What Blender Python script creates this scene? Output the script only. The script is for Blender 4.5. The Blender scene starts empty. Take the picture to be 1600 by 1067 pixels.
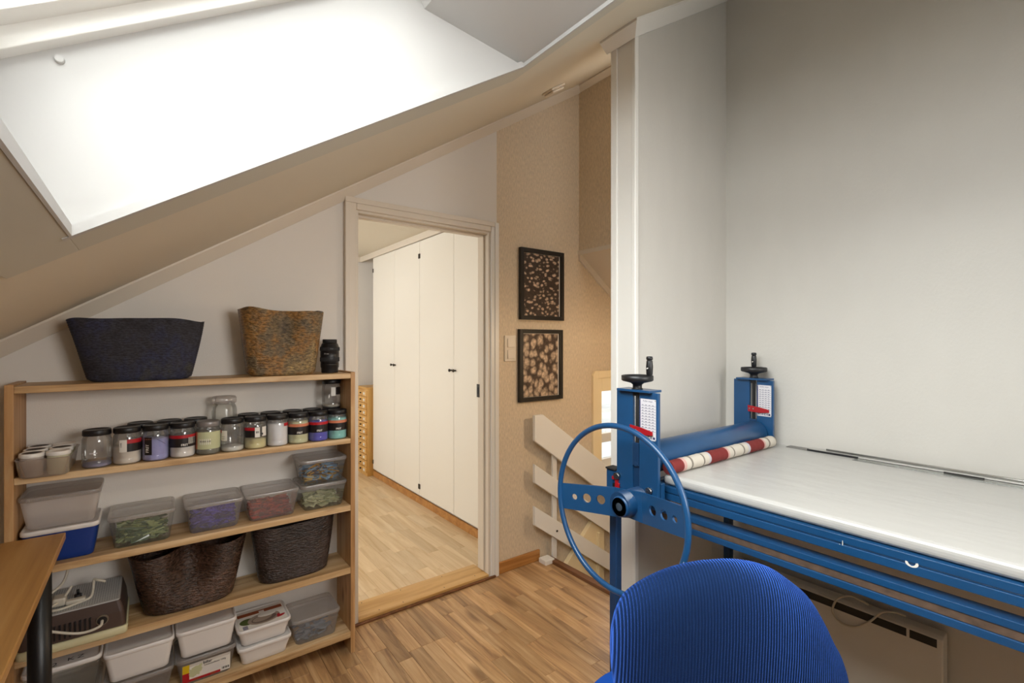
import bpy, bmesh, math, random
from mathutils import Vector, Matrix
random.seed(7)
S = bpy.context.scene
COL = S.collection
PI = math.pi
F = 755.5; HC = 1.41
# ------------------------------------------------ camera, world, lights, exposure
cam = bpy.data.cameras.new('camera'); co = bpy.data.objects.new('camera', cam); COL.objects.link(co)
cam.sensor_width = 36; cam.lens = F / 1600 * 36; cam.clip_start = .02
co.location = (0, 0, HC); co.rotation_euler = (PI/2, 0, -math.atan2(.6, .8))
S.camera = co
w = bpy.data.worlds.new('sky'); S.world = w; w.use_nodes = True
w.node_tree.nodes['Background'].inputs[0].default_value = (.90, .95, 1, 1)
w.node_tree.nodes['Background'].inputs[1].default_value = 2.6
S.view_settings.view_transform = 'Standard'; S.view_settings.look = 'None'
S.view_settings.exposure = 0.45; S.view_settings.gamma = 1
S.view_settings.use_curve_mapping = False
S.cycles.transparent_max_bounces = 40

def area(name, loc, direction, sx, sy, power, color, spread=180):
    l = bpy.data.lights.new(name, 'AREA'); l.shape = 'RECTANGLE'; l.size = sx; l.size_y = sy
    l.energy = power; l.color = color; l.spread = math.radians(spread)
    o = bpy.data.objects.new(name, l); COL.objects.link(o); o.location = loc
    o.rotation_euler = Vector(direction).to_track_quat('-Z', 'Y').to_euler(); return o
# daylight through the roof window, the next room's window and the stair window; plus an added fill
area('skylight_daylight', (-.46, .43, 2.31), (.536, 0, -.844), 2.4, 2.6, 200, (1, .99, .985))
area('gable_fill', (1.22, -1.22, 1.72), (-.75, 3.5, -.65), 1.0, .75, 5.2, (1, .95, .90), 80)  # unseen fill light added behind the camera, narrowed and aimed at the shelf wall
area('next_room_daylight', (-.9, 4.0, 1.4), (1, -.05, -.05), 1.6, 1.2, 13, (1, .975, .94))
area('stair_daylight', (2.95, 2.36, .95), (-.3, -1, -.1), .4, .5, 3, (1, .95, .88))

# ------------------------------------------------ materials
def lin(h):
    h = h.lstrip('#'); c = [int(h[i:i+2], 16)/255 for i in (0, 2, 4)]
    return tuple(x/12.92 if x <= .04045 else ((x+.055)/1.055)**2.4 for x in c) + (1,)
MATS = {}
def newmat(name):
    m = bpy.data.materials.new(name); m.use_nodes = True; MATS[name] = m
    nt = m.node_tree; return m, nt, nt.nodes, nt.links, nt.nodes['Principled BSDF']
def plain(name, col, rough=.5, metal=0, bump=None, spec=.5, var=0, vscale=3, coat=0, aniso=None):
    """bump = (scale, distance); var = brightness variation"""
    m, nt, N, L, P = newmat(name)
    P.inputs['Base Color'].default_value = lin(col); P.inputs['Roughness'].default_value = rough
    P.inputs['Metallic'].default_value = metal; P.inputs['Specular IOR Level'].default_value = spec
    P.inputs['Coat Weight'].default_value = coat
    g = N.new('ShaderNodeNewGeometry'); vec = g.outputs['Position']
    if aniso:
        mp = N.new('ShaderNodeMapping'); mp.inputs['Scale'].default_value = aniso
        L.new(vec, mp.inputs['Vector']); vec = mp.outputs[0]
    if var:
        n = N.new('ShaderNodeTexNoise'); n.inputs['Scale'].default_value = vscale; n.inputs['Detail'].default_value = 5
        L.new(vec, n.inputs['Vector'])
        mr = N.new('ShaderNodeMapRange'); mr.inputs[1].default_value = .3; mr.inputs[2].default_value = .7
        mr.inputs[3].default_value = 1-var; mr.inputs[4].default_value = 1+var*.6
        L.new(n.outputs['Fac'], mr.inputs[0])
        mx = N.new('ShaderNodeVectorMath'); mx.operation = 'SCALE'; mx.inputs[0].default_value = lin(col)[:3]
        L.new(mr.outputs[0], mx.inputs['Scale']); L.new(mx.outputs[0], P.inputs['Base Color'])
    if bump:
        n = N.new('ShaderNodeTexNoise'); n.inputs['Scale'].default_value = bump[0]; n.inputs['Detail'].default_value = 3
        L.new(vec, n.inputs['Vector'])
        b = N.new('ShaderNodeBump'); b.inputs['Distance'].default_value = bump[1]; b.inputs['Strength'].default_value = 1
        L.new(n.outputs['Fac'], b.inputs['Height']); L.new(b.outputs[0], P.inputs['Normal'])
    return m
def wood(name, cols, rough=.45, axis='y', scale=1, objrand=.0, knots=0, knotcol='#8a5228', grain=1.0):
    """grain along axis; cols dark->light"""
    m, nt, N, L, P = newmat(name)
    g = N.new('ShaderNodeNewGeometry'); oi = N.new('ShaderNodeObjectInfo')
    off = N.new('ShaderNodeVectorMath'); off.operation = 'SCALE'; off.inputs[0].default_value = (13.1, 7.7, 5.3)
    L.new(oi.outputs['Random'], off.inputs['Scale'])
    ad = N.new('ShaderNodeVectorMath'); L.new(g.outputs['Position'], ad.inputs[0]); L.new(off.outputs[0], ad.inputs[1])
    sc = {'x': (1.5, 22, 22), 'y': (22, 1.5, 22), 'z': (22, 22, 1.5)}[axis]
    mp = N.new('ShaderNodeMapping'); mp.inputs['Scale'].default_value = tuple(s*scale for s in sc)
    L.new(ad.outputs[0], mp.inputs['Vector'])
    n = N.new('ShaderNodeTexNoise'); n.inputs['Scale'].default_value = 1; n.inputs['Detail'].default_value = 6
    n.inputs['Roughness'].default_value = .62; n.inputs['Distortion'].default_value = .9*grain
    L.new(mp.outputs[0], n.inputs['Vector'])
    r = N.new('ShaderNodeValToRGB'); e = r.color_ramp.elements
    e[0].position = .32; e[0].color = lin(cols[0]); e[1].position = .68; e[1].color = lin(cols[-1])
    if len(cols) > 2:
        q = e.new(.5); q.color = lin(cols[1])
    L.new(n.outputs['Fac'], r.inputs[0]); out = r.outputs[0]
    if objrand:
        mr = N.new('ShaderNodeMapRange'); mr.inputs[3].default_value = 1-objrand; mr.inputs[4].default_value = 1+objrand
        L.new(oi.outputs['Random'], mr.inputs[0])
        s = N.new('ShaderNodeVectorMath'); s.operation = 'SCALE'; L.new(out, s.inputs[0]); L.new(mr.outputs[0], s.inputs['Scale']); out = s.outputs[0]
    if knots:
        mk = N.new('ShaderNodeMapping')
        a, b = 1.0*knots, 2.4*knots
        mk.inputs['Scale'].default_value = {'x': (a, b, b), 'y': (b, a, b), 'z': (b, b, a)}[axis]
        L.new(ad.outputs[0], mk.inputs['Vector'])
        v = N.new('ShaderNodeTexVoronoi'); v.inputs['Scale'].default_value = 3.2; L.new(mk.outputs[0], v.inputs['Vector'])
        kr = N.new('ShaderNodeMapRange'); kr.inputs[1].default_value = .07; kr.inputs[2].default_value = .19; kr.inputs[3].default_value = .85; kr.inputs[4].default_value = 0
        L.new(v.outputs['Distance'], kr.inputs[0])
        mx = N.new('ShaderNodeMix'); mx.data_type = 'RGBA'; mx.inputs[7].default_value = lin(knotcol)
        L.new(kr.outputs[0], mx.inputs[0]); L.new(out, mx.inputs[6]); out = mx.outputs[2]
    L.new(out, P.inputs['Base Color']); P.inputs['Roughness'].default_value = rough
    b = N.new('ShaderNodeBump'); b.inputs['Distance'].default_value = .0004; L.new(n.outputs['Fac'], b.inputs['Height']); L.new(b.outputs[0], P.inputs['Normal'])
    return m
def clear(name, tint, body, bodycol, rough=.15, gloss=.10):
    """see-through plastic/glass: transparent + some milky body + gloss"""
    m, nt, N, L, P = newmat(name)
    N.remove(P); out = N['Material Output']
    t = N.new('ShaderNodeBsdfTransparent'); t.inputs[0].default_value = lin(tint)
    d = N.new('ShaderNodeBsdfDiffuse'); d.inputs[0].default_value = lin(bodycol)
    tr = N.new('ShaderNodeBsdfTranslucent'); tr.inputs[0].default_value = lin(bodycol)
    m0 = N.new('ShaderNodeMixShader'); m0.inputs[0].default_value = .4; L.new(d.outputs[0], m0.inputs[1]); L.new(tr.outputs[0], m0.inputs[2])
    m1 = N.new('ShaderNodeMixShader'); m1.inputs[0].default_value = body; L.new(t.outputs[0], m1.inputs[1]); L.new(m0.outputs[0], m1.inputs[2])
    gl = N.new('ShaderNodeBsdfGlossy'); gl.inputs['Roughness'].default_value = rough
    fr = N.new('ShaderNodeFresnel'); fr.inputs[0].default_value = 1.45
    ma = N.new('ShaderNodeMath'); ma.operation = 'MULTIPLY_ADD'; ma.inputs[1].default_value = .6; ma.inputs[2].default_value = gloss*.3
    L.new(fr.outputs[0], ma.inputs[0])
    m2 = N.new('ShaderNodeMixShader'); L.new(ma.outputs[0], m2.inputs[0]); L.new(m1.outputs[0], m2.inputs[1]); L.new(gl.outputs[0], m2.inputs[2])
    L.new(m2.outputs[0], out.inputs[0]); return m
def weave(name, cols, rough, dist=.004, spec=.5, fine=1.0, vert=None):
    m, nt, N, L, P = newmat(name)
    tc = N.new('ShaderNodeTexCoord')
    mp = N.new('ShaderNodeMapping'); mp.inputs['Scale'].default_value = (60*fine, 60*fine, 150*fine)
    L.new(tc.outputs['Object'], mp.inputs['Vector'])
    n = N.new('ShaderNodeTexNoise'); n.inputs['Scale'].default_value = 1.6; n.inputs['Detail'].default_value = 3; L.new(mp.outputs[0], n.inputs['Vector'])
    n2 = N.new('ShaderNodeTexNoise'); n2.inputs['Scale'].default_value = 13; n2.inputs['Detail'].default_value = 4
    m2 = N.new('ShaderNodeMapping'); m2.inputs['Scale'].default_value = (1, 1, .8); L.new(tc.outputs['Object'], m2.inputs['Vector']); L.new(m2.outputs[0], n2.inputs['Vector'])
    n2.inputs['Scale'].default_value = 8; n2.inputs['Roughness'].default_value = .6
    r = N.new('ShaderNodeValToRGB'); e = r.color_ramp.elements
    e[0].position = .30; e[0].color = lin(cols[0]); e[1].position = .70; e[1].color = lin(cols[-1])
    for i, c in enumerate(cols[1:-1]):
        q = e.new(.30+.40*(i+1)/(len(cols)-1)); q.color = lin(c)
    L.new(n2.outputs['Fac'], r.inputs[0])
    mr = N.new('ShaderNodeMapRange'); mr.inputs[1].default_value = .36; mr.inputs[2].default_value = .64; mr.inputs[3].default_value = .5; mr.inputs[4].default_value = 1.45
    L.new(n.outputs['Fac'], mr.inputs[0])
    sv = N.new('ShaderNodeVectorMath'); sv.operation = 'SCALE'; L.new(r.outputs[0], sv.inputs[0]); L.new(mr.outputs[0], sv.inputs['Scale'])
    L.new(sv.outputs[0], P.inputs['Base Color'])
    P.inputs['Roughness'].default_value = rough; P.inputs['Specular IOR Level'].default_value = spec
    b = N.new('ShaderNodeBump'); b.inputs['Distance'].default_value = dist; L.new(n.outputs['Fac'], b.inputs['Height']); L.new(b.outputs[0], P.inputs['Normal'])
    return m

M = {}
M['wallw'] = plain('white_wallpaper', '#e4ded6', .75, bump=(260, .0006), spec=.2)
M['wallr'] = plain('pale_wallpaper', '#cdc9c2', .42, bump=(230, .0005), spec=.35, aniso=(1, .6, .35), var=.02, vscale=14)
M['ceil'] = plain('ceiling_paint', '#d9d0be', .7, bump=(60, .0003), spec=.2, var=.01, vscale=2)
M['collar'] = plain('collar_grey_paint', '#c6c2b4', .6)
M['tan'] = plain('tan_burlap_wallpaper', '#dccab0', .85, bump=(400, .0008), spec=.1, var=.16, vscale=160, aniso=(1, 1, .25))
M['shaft'] = plain('white_lining', '#bfbdba', .5, spec=.3)
M['trim'] = plain('cream_paint', '#ddd2c2', .4)
M['trimw'] = plain('white_trim', '#e6e3dd', .38)
M['white'] = plain('white_paint', '#efece6', .35)
M['closet'] = plain('closet_white', '#f0ebe0', .25)
M['plank'] = wood('oak_strip', ['#8b6746', '#b78f62', '#cfab80'], .38, 'y', .7, .2, .6, '#7b5836', 2.2)
M['plank2'] = wood('pale_oak_strip', ['#caa878', '#dcc097', '#e8d0ac'], .35, 'y', .8, .07)
M['thresh'] = wood('oak_threshold', ['#b58748', '#cfa265', '#dbb47a'], .4, 'x', .7)
M['darkwood'] = wood('brown_wood', ['#5e3a1e', '#74492a', '#845735'], .4, 'y', .7)
M['base'] = wood('oak_baseboard', ['#9c6630', '#b47d42', '#c49054'], .4, 'x', .7)
M['pinex'] = wood('pine_board', ['#9c774b', '#c5a173', '#dcbf95'], .5, 'x', .9, .05, 1.1, '#74401d')
M['pinez'] = wood('pine_upright', ['#9c7044', '#bb8f5e', '#cea97a'], .5, 'z', .9, .05, 1.1, '#7a441e')
M['desk'] = wood('desk_veneer', ['#a0733c', '#bd8c4e', '#cc9e60'], .4, 'y', .45)
M['cab'] = wood('cabinet_pine', ['#c79348', '#d8a860', '#e2b878'], .4, 'z', .6)
M['hubcap'] = plain('worn_grey_blue', '#3c4a58', .5, .2, bump=(200, .001), var=.3, vscale=80)
M['black'] = plain('black_plastic', '#17171a', .42)
M['blackr'] = plain('black_rubber', '#201f20', .7)
M['blackm'] = plain('black_metal', '#121213', .38, spec=.5)
M['blue'] = plain('blue_enamel', '#184874', .33, var=.10, vscale=9, coat=.15, bump=(500, .0001))
M['blued'] = plain('blue_enamel_tube', '#163a60', .36, var=.10, vscale=9)
M['steel'] = plain('steel', '#9a9a98', .3, 1)
M['alu'] = plain('aluminium', '#c9c9c6', .25, 1)
M['rulerg'] = plain('dull_ruler_steel', '#7d7a76', .5, .2)
M['alug'] = plain('satin_aluminium', '#bcbab5', .4, .25)
M['dsteel'] = plain('dark_steel', '#4b4a48', .4, 1)
M['red'] = plain('red_enamel', '#a01620', .35)
M['rust'] = plain('brown_rusty_steel', '#5e4a3c', .7, var=.35, vscale=60)
M['wrap'] = plain('white_plastic_sheet', '#bbb9b5', .30, bump=(16, .0022), spec=.5, aniso=(1.2, .5, 1))
M['paper'] = plain('paper', '#d9d6da', .6)
M['paperw'] = plain('white_paper', '#e6e2da', .6)
M['ink'] = plain('ink', '#20222c', .6)
M['inkb'] = plain('blue_ink', '#252a5c', .6)
M['fab'] = plain('blue_fabric', '#1f55b8', .95, spec=.1)
M['convw'] = plain('heater_enamel', '#d8d4cb', .45)
M['tubw'] = plain('white_tub', '#e2dedb', .4)
M['tubblue'] = plain('blue_tub', '#0d3583', .4)
M['tubc'] = clear('milky_tub', '#fdfcfb', .17, '#fbf7f5', .25, .1)
M['tubm'] = clear('cloudy_tub', '#fdfcfb', .42, '#fbf5f2', .3, .1)
M['tubg'] = clear('clear_tub', '#fbfcfb', .08, '#f4f6f2', .15, .1)
M['lidc'] = clear('milky_lid', '#fdfcfb', .25, '#fbf7f5', .2, .15)
M['jar'] = clear('jar_plastic', '#fdfdfc', .14, '#efeeec', .08, .2)
M['glass'] = clear('window_glass', '#fafcfb', .0, '#ffffff', .02, .1)
M['frame'] = plain('black_frame', '#14110f', .35)
M['yell'] = plain('cream_window_paint', '#f4e0b6', .4)
M['cream'] = plain('cream_plastic', '#cfc79f', .5)
M['brownp'] = plain('brown_plastic', '#4a3a34', .35)
M['cable'] = plain('cable_white', '#c6bfb0', .45)
M['siding'] = plain('white_siding', '#e9eaec', .6)
M['orange'] = plain('print_orange', '#9b4a1e', .5)
M['green'] = plain('print_green', '#4b5a25', .5)
M['pred'] = plain('print_red', '#b01522', .45)
M['pyel'] = plain('print_yellow', '#d9b615', .45)
M['label'] = plain('label_black', '#1b1618', .45)
M['labelg'] = plain('label_pale_green', '#c3c59c', .6)
M['salmon'] = plain('label_salmon', '#cf7d5b', .5)
M['grmet'] = plain('grey_lid', '#8d8988', .35, .3)
M['knob'] = plain('dark_knob', '#3a342c', .4, .5)
# corrugated chair cloth (ribs follow the cloth across its width)
def corduroy():
    m, nt, N, L, P = newmat('ribbed_blue_cloth')
    tc = N.new('ShaderNodeTexCoord'); sp = N.new('ShaderNodeSeparateXYZ'); L.new(tc.outputs['UV'], sp.inputs[0])
    ma = N.new('ShaderNodeMath'); ma.operation = 'MULTIPLY'; ma.inputs[1].default_value = 2*PI*84; L.new(sp.outputs[0], ma.inputs[0])
    s = N.new('ShaderNodeMath'); s.operation = 'SINE'; L.new(ma.outputs[0], s.inputs[0])
    n = N.new('ShaderNodeTexNoise'); n.inputs['Scale'].default_value = 500; L.new(tc.outputs['Object'], n.inputs['Vector'])
    ad = N.new('ShaderNodeMath'); ad.operation = 'MULTIPLY_ADD'; ad.inputs[1].default_value = .9; L.new(n.outputs['Fac'], ad.inputs[0]); L.new(s.outputs[0], ad.inputs[2])
    r = N.new('ShaderNodeMapRange'); r.inputs[1].default_value = -1; r.inputs[2].default_value = 1.6; r.inputs[3].default_value = .66; r.inputs[4].default_value = 1.1
    L.new(ad.outputs[0], r.inputs[0])
    v = N.new('ShaderNodeVectorMath'); v.operation = 'SCALE'; v.inputs[0].default_value = lin('#152b50')[:3]; L.new(r.outputs[0], v.inputs['Scale'])
    L.new(v.outputs[0], P.inputs['Base Color']); P.inputs['Roughness'].default_value = .95; P.inputs['Specular IOR Level'].default_value = .1
    P.inputs['Sheen Weight'].default_value = .9; P.inputs['Sheen Roughness'].default_value = .35; P.inputs['Sheen Tint'].default_value = lin('#4f84ff')
    b = N.new('ShaderNodeBump'); b.inputs['Distance'].default_value = .0010; L.new(ad.outputs[0], b.inputs['Height']); L.new(b.outputs[0], P.inputs['Normal'])
    return m
M['cord'] = corduroy()
def pebbles(name, scale, light, dark, stretch, thr):
    m, nt, N, L, P = newmat(name)
    g = N.new('ShaderNodeNewGeometry')
    n = N.new('ShaderNodeTexNoise'); n.inputs['Scale'].default_value = 9; L.new(g.outputs['Position'], n.inputs['Vector'])
    mx = N.new('ShaderNodeVectorMath'); mx.operation = 'MULTIPLY_ADD'; mx.inputs[1].default_value = (.05, .05, .05)
    L.new(n.outputs['Color'], mx.inputs[0]); L.new(g.outputs['Position'], mx.inputs[2])
    mp = N.new('ShaderNodeMapping'); mp.inputs['Scale'].default_value = stretch; L.new(mx.outputs[0], mp.inputs['Vector'])
    v = N.new('ShaderNodeTexVoronoi'); v.inputs['Scale'].default_value = scale; v.inputs['Randomness'].default_value = 1; L.new(mp.outputs[0], v.inputs['Vector'])
    r = N.new('ShaderNodeValToRGB'); e = r.color_ramp.elements
    e[0].position = thr*.5; e[0].color = lin(light); e[1].position = thr; e[1].color = lin(dark)
    L.new(v.outputs['Distance'], r.inputs[0])
    n2 = N.new('ShaderNodeTexNoise'); n2.inputs['Scale'].default_value = 60; n2.inputs['Detail'].default_value = 4; L.new(g.outputs['Position'], n2.inputs['Vector'])
    mr = N.new('ShaderNodeMapRange'); mr.inputs[1].default_value = .35; mr.inputs[2].default_value = .65; mr.inputs[3].default_value = .55; mr.inputs[4].default_value = 1.15; L.new(n2.outputs['Fac'], mr.inputs[0])
    s = N.new('ShaderNodeVectorMath'); s.operation = 'SCALE'; L.new(r.outputs[0], s.inputs[0]); L.new(mr.outputs[0], s.inputs['Scale'])
    L.new(s.outputs[0], P.inputs['Base Color']); P.inputs['Roughness'].default_value = .35
    return m
M['print1'] = pebbles('pebble_print', 30, '#d8bca0', '#3f3029', (1, 1, 1.5), .48)
M['print2'] = pebbles('shell_print', 26, '#cdb49a', '#4a382e', (1, 1, .8), .66)

# ------------------------------------------------ mesh builder
ROOT = {}
class MB:
    def __init__(s): s.v = []; s.f = []; s.mi = []; s.uv = None; s.sm = []
    def add(s, vs, fs, mi=0, smooth=False):
        b = len(s.v); s.v += [tuple(v) for v in vs]
        for f in fs: s.f.append([i+b for i in f]); s.mi.append(mi); s.sm.append(smooth)
        return s
    def box(s, x0, x1, y0, y1, z0, z1, mi=0):
        return s.add([(x0,y0,z0),(x1,y0,z0),(x1,y1,z0),(x0,y1,z0),(x0,y0,z1),(x1,y0,z1),(x1,y1,z1),(x0,y1,z1)],
              [(0,3,2,1),(4,5,6,7),(0,1,5,4),(1,2,6,5),(2,3,7,6),(3,0,4,7)], mi)
    def prism(s, poly, ax, a, b, mi=0):
        """poly of 2-tuples in the other two axes, extruded along ax from a to b"""
        def P(p, t):
            return {'x': (t, p[0], p[1]), 'y': (p[0], t, p[1]), 'z': (p[0], p[1], t)}[ax]
        n = len(poly)
        return s.add([P(p, a) for p in poly]+[P(p, b) for p in poly],
              [list(range(n))[::-1], list(range(n, 2*n))]+[(i, (i+1) % n, (i+1) % n+n, i+n) for i in range(n)], mi)
    def cyl(s, p0, p1, r0, r1=None, n=20, mi=0, caps=True, smooth=True):
        r1 = r0 if r1 is None else r1
        p0 = Vector(p0); p1 = Vector(p1); d = (p1-p0).normalized()
        a = d.orthogonal().normalized(); b = d.cross(a)
        ring = lambda p, r: [p+a*r*math.cos(2*PI*i/n)+b*r*math.sin(2*PI*i/n) for i in range(n)]
        s.add(ring(p0, r0)+ring(p1, r1), [(i, (i+1) % n, (i+1) % n+n, i+n) for i in range(n)], mi, smooth)
        if caps:
            s.add(ring(p0, r0), [list(range(n))[::-1]], mi); s.add(ring(p1, r1), [list(range(n))], mi)
        return s
    def lathe(s, c, prof, n=32, mi=0, ax='z'):
        c = Vector(c); vs = []
        for r, h in prof:
            for i in range(n):
                ca, sa = math.cos(2*PI*i/n)*r, math.sin(2*PI*i/n)*r
                vs.append(c+Vector({'z': (ca, sa, h), 'x': (h, ca, sa), 'y': (ca, h, sa)}[ax]))
        fs = []
        for k in range(len(prof)-1):
            for i in range(n): fs.append((k*n+i, k*n+(i+1) % n, (k+1)*n+(i+1) % n, (k+1)*n+i))
        s.add(vs, fs, mi, True)
        if prof[0][0] > 1e-6: s.add([v for v in vs[:n]], [list(range(n))[::-1]], mi)
        if prof[-1][0] > 1e-6: s.add([v for v in vs[-n:]], [list(range(n))], mi)
        return s
    def tube(s, pts, r, n=10, closed=False, mi=0):
        pts = [Vector(p) for p in pts]; m = len(pts); vs = []; nrm = None
        for i, p in enumerate(pts):
            t = (pts[(i+1) % m]-pts[i-1]) if closed or 0 < i < m-1 else (pts[1]-pts[0] if i == 0 else pts[-1]-pts[-2])
            t.normalize()
            nrm = t.orthogonal().normalized() if nrm is None else (nrm-t*nrm.dot(t)).normalized()
            b = t.cross(nrm)
            vs += [p+nrm*r*math.cos(2*PI*k/n)+b*r*math.sin(2*PI*k/n) for k in range(n)]
        fs = []
        for i in range(m if closed else m-1):
            j = (i+1) % m
            for k in range(n): fs.append((i*n+k, i*n+(k+1) % n, j*n+(k+1) % n, j*n+k))
        s.add(vs, fs, mi, True)
        if not closed: s.add(vs[:n], [list(range(n))[::-1]], mi); s.add(vs[-n:], [list(range(n))], mi)
        return s
    def loft(s, rings, mi=0, caps=(True, True), smooth=True, close=False):
        n = len(rings[0]); vs = [v for r in rings for v in r]; fs = []
        for k in range(len(rings)-(0 if close else 1)):
            k2 = (k+1) % len(rings)
            for i in range(n): fs.append((k*n+i, k*n+(i+1) % n, k2*n+(i+1) % n, k2*n+i))
        s.add(vs, fs, mi, smooth)
        if caps[0] and not close: s.add(rings[0], [list(range(n))[::-1]], mi)
        if caps[1] and not close: s.add(rings[-1], [list(range(n))], mi)
        return s
    def build(s, name, mats, parent=None, bevel=0, seg=2, uv=None, **props):
        if not isinstance(mats, (list, tuple)): mats = [mats]
        me = bpy.data.meshes.new(name)
        off = Vector(ROOT.get(parent.name, (0, 0, 0))) if parent else Vector((0, 0, 0))
        me.from_pydata([Vector(v)-off for v in s.v], [], s.f); me.validate()
        for m in mats: me.materials.append(M[m])
        if len(me.polygons) == len(s.f):
            for p, mi, sm in zip(me.polygons, s.mi, s.sm): p.material_index = mi; p.use_smooth = sm
        if uv:
            l = me.uv_layers.new(name='UV')
            for lp in me.loops: l.data[lp.index].uv = uv[lp.vertex_index]
        bm = bmesh.new(); bm.from_mesh(me)
        if not uv: bmesh.ops.remove_doubles(bm, verts=bm.verts, dist=1e-6)
        bmesh.ops.recalc_face_normals(bm, faces=bm.faces); bm.to_mesh(me); bm.free()
        o = bpy.data.objects.new(name, me); COL.objects.link(o)
        if parent: o.parent = parent
        ROOT[o.name] = tuple(off)
        if bevel:
            b = o.modifiers.new('bevel', 'BEVEL'); b.width = bevel; b.segments = seg; b.limit_method = 'ANGLE'; b.angle_limit = .6
        for k, v in props.items(): o[k] = v
        return o
def thing(name, label, cat, loc=(0, 0, 0), group=None):
    o = bpy.data.objects.new(name, None); o.empty_display_size = .05; COL.objects.link(o); o.location = loc
    ROOT[o.name] = tuple(loc); o['label'] = label; o['category'] = cat
    if group: o['group'] = group
    return o
def tag(o, label, cat, group=None):
    o['label'] = label; o['category'] = cat
    if group: o['group'] = group
    return o
def struct(o): o['kind'] = 'structure'; return o
def sroot(name, loc=(0, 0, 0)):
    o = bpy.data.objects.new(name, None); COL.objects.link(o); o.location = loc; ROOT[o.name] = tuple(loc); o['kind'] = 'structure'; return o
def recenter(o):
    """move origin of a one-mesh thing to the base centre of its bounds"""
    vs = [v.co for v in o.data.vertices]
    c = Vector(((min(v.x for v in vs)+max(v.x for v in vs))/2, (min(v.y for v in vs)+max(v.y for v in vs))/2, min(v.z for v in vs)))
    o.data.transform(Matrix.Translation(-c)); o.location = c; return o
def text_verts(txt, size):
    c = bpy.data.curves.new('t', 'FONT'); c.body = txt; c.size = size; c.align_x = 'CENTER'; c.align_y = 'CENTER'; c.resolution_u = 2
    o = bpy.data.objects.new('t', c); COL.objects.link(o)
    dg = bpy.context.evaluated_depsgraph_get(); e = o.evaluated_get(dg); me = e.to_mesh()
    vs = [tuple(v.co) for v in me.vertices]; fs = [list(p.vertices) for p in me.polygons]
    e.to_mesh_clear(); bpy.data.objects.remove(o); bpy.data.curves.remove(c); return vs, fs
def add_text(mb, txt, size, fn, mi=0, bold=0):
    vs, fs = text_verts(txt, size)
    for dx in ([0] if not bold else [-bold, bold]):
        mb.add([fn(v[0]+dx, v[1]) for v in vs], fs, mi)
    return mb

def smoothpts(P, n=8):
    P = [Vector(p) for p in P]; out = []
    for i in range(len(P)-1):
        a = P[max(i-1, 0)]; b = P[i]; c = P[i+1]; d = P[min(i+2, len(P)-1)]
        for k in range(n):
            s = k/n; out.append(.5*((2*b)+(-a+c)*s+(2*a-5*b+4*c-d)*s*s+(-a+3*b-3*c+d)*s**3))
    return out+[P[-1]]
def zc(x): return HC+.262+.635*x
NX, NZ = -.536, .844
# ------------------------------------------------ SETTING
# ceiling with roof-window opening
HX0, HX1, HY0, HY1 = -.11, .908, -.30, 1.16
mb = MB()
def cslab(x0, x1, y0, y1):
    mb.prism([(x0, zc(x0)), (x1, zc(x1)), (x1, zc(x1)+.1), (x0, zc(x0)+.1)], 'y', y0, y1)
cslab(-1.6, HX0-.06, -1.4, 2.5); mb.prism([(HX0-.06, zc(HX0-.06)), (HX0, zc(HX0)), (HX0-.045, zc(HX0-.045)+.09), (HX0-.06, zc(HX0-.06)+.1)], 'y', -1.4, 2.5); cslab(HX1, 2.1, -1.4, 2.5); cslab(2.1, 2.5, 1.12, 2.5)
cslab(HX0, HX1, -1.4, HY0); cslab(HX0, HX1, HY1, 2.5)
struct(mb.build('ceiling', 'ceil'))
# skylight shaft
win = sroot('window_1', (.1, .43, 2.2))
A = (HX0, zc(HX0)); B = (HX1, zc(HX1)); C = (.579, 2.285); D = (.538, 2.349); E_ = (-.2435, 1.852)
mb = MB()
side = [A, B, C, D, E_]
mb.prism(side, 'y', HY1-.004, HY1+.02); struct(mb.build('shaft_side', 'shaft', win))
mb = MB(); mb.prism(side, 'y', HY0-.02, HY0+.004); struct(mb.build('shaft_side', 'shaft', win))
mb = MB(); mb.prism([A, E_, (E_[0]-.017, E_[1]-.011), (A[0]-.017, A[1]-.011)], 'y', HY0, HY1); struct(mb.build('shaft_sill', 'shaft', win))
mb = MB(); mb.prism([B, C, (C[0]+.004, C[1]+.02), (B[0]+.01, B[1]+.02)], 'y', HY0, HY1); struct(mb.build('shaft_head', 'shaft', win))
mb = MB(); mb.prism([C, D, (D[0]+.017, D[1]+.011), (C[0]+.017, C[1]+.011)], 'y', HY0, HY1); struct(mb.build('shaft_head', 'shaft', win))
# trim lip round the opening
def lip(x0, x1, y0, y1):
    m = MB(); e = .016
    m.prism([(x0, zc(x0)-.007), (x1, zc(x1)-.007), (x1, zc(x1)+.012), (x0, zc(x0)+.012)], 'y', y0, y1)
    struct(m.build('shaft_trim', 'shaft', win))
lip(HX0-.012, HX1+.012, HY1-.016, HY1+.004); lip(HX0-.012, HX1+.012, HY0-.004, HY0+.012)
lip(HX0-.003, HX0+.001, HY0, HY1-.012); lip(HX1-.006, HX1+.012, HY0, HY1-.012)
# flat collar board on the ceiling round the opening
for x0, x1, y0, y1 in ((-.218, HX0-.004, -.46, 1.315), (HX1+.013, .99, -.46, 1.315), (HX0-.004, HX1+.013, HY1+.005, 1.315), (HX0-.004, HX1+.013, -.46, HY0-.005)):
    m = MB(); m.prism([(x0, zc(x0)-.005), (x1, zc(x1)-.005), (x1, zc(x1)+.002), (x0, zc(x0)+.002)], 'y', y0, y1); struct(m.build('collar_board', 'collar', win, .0015))
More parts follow.
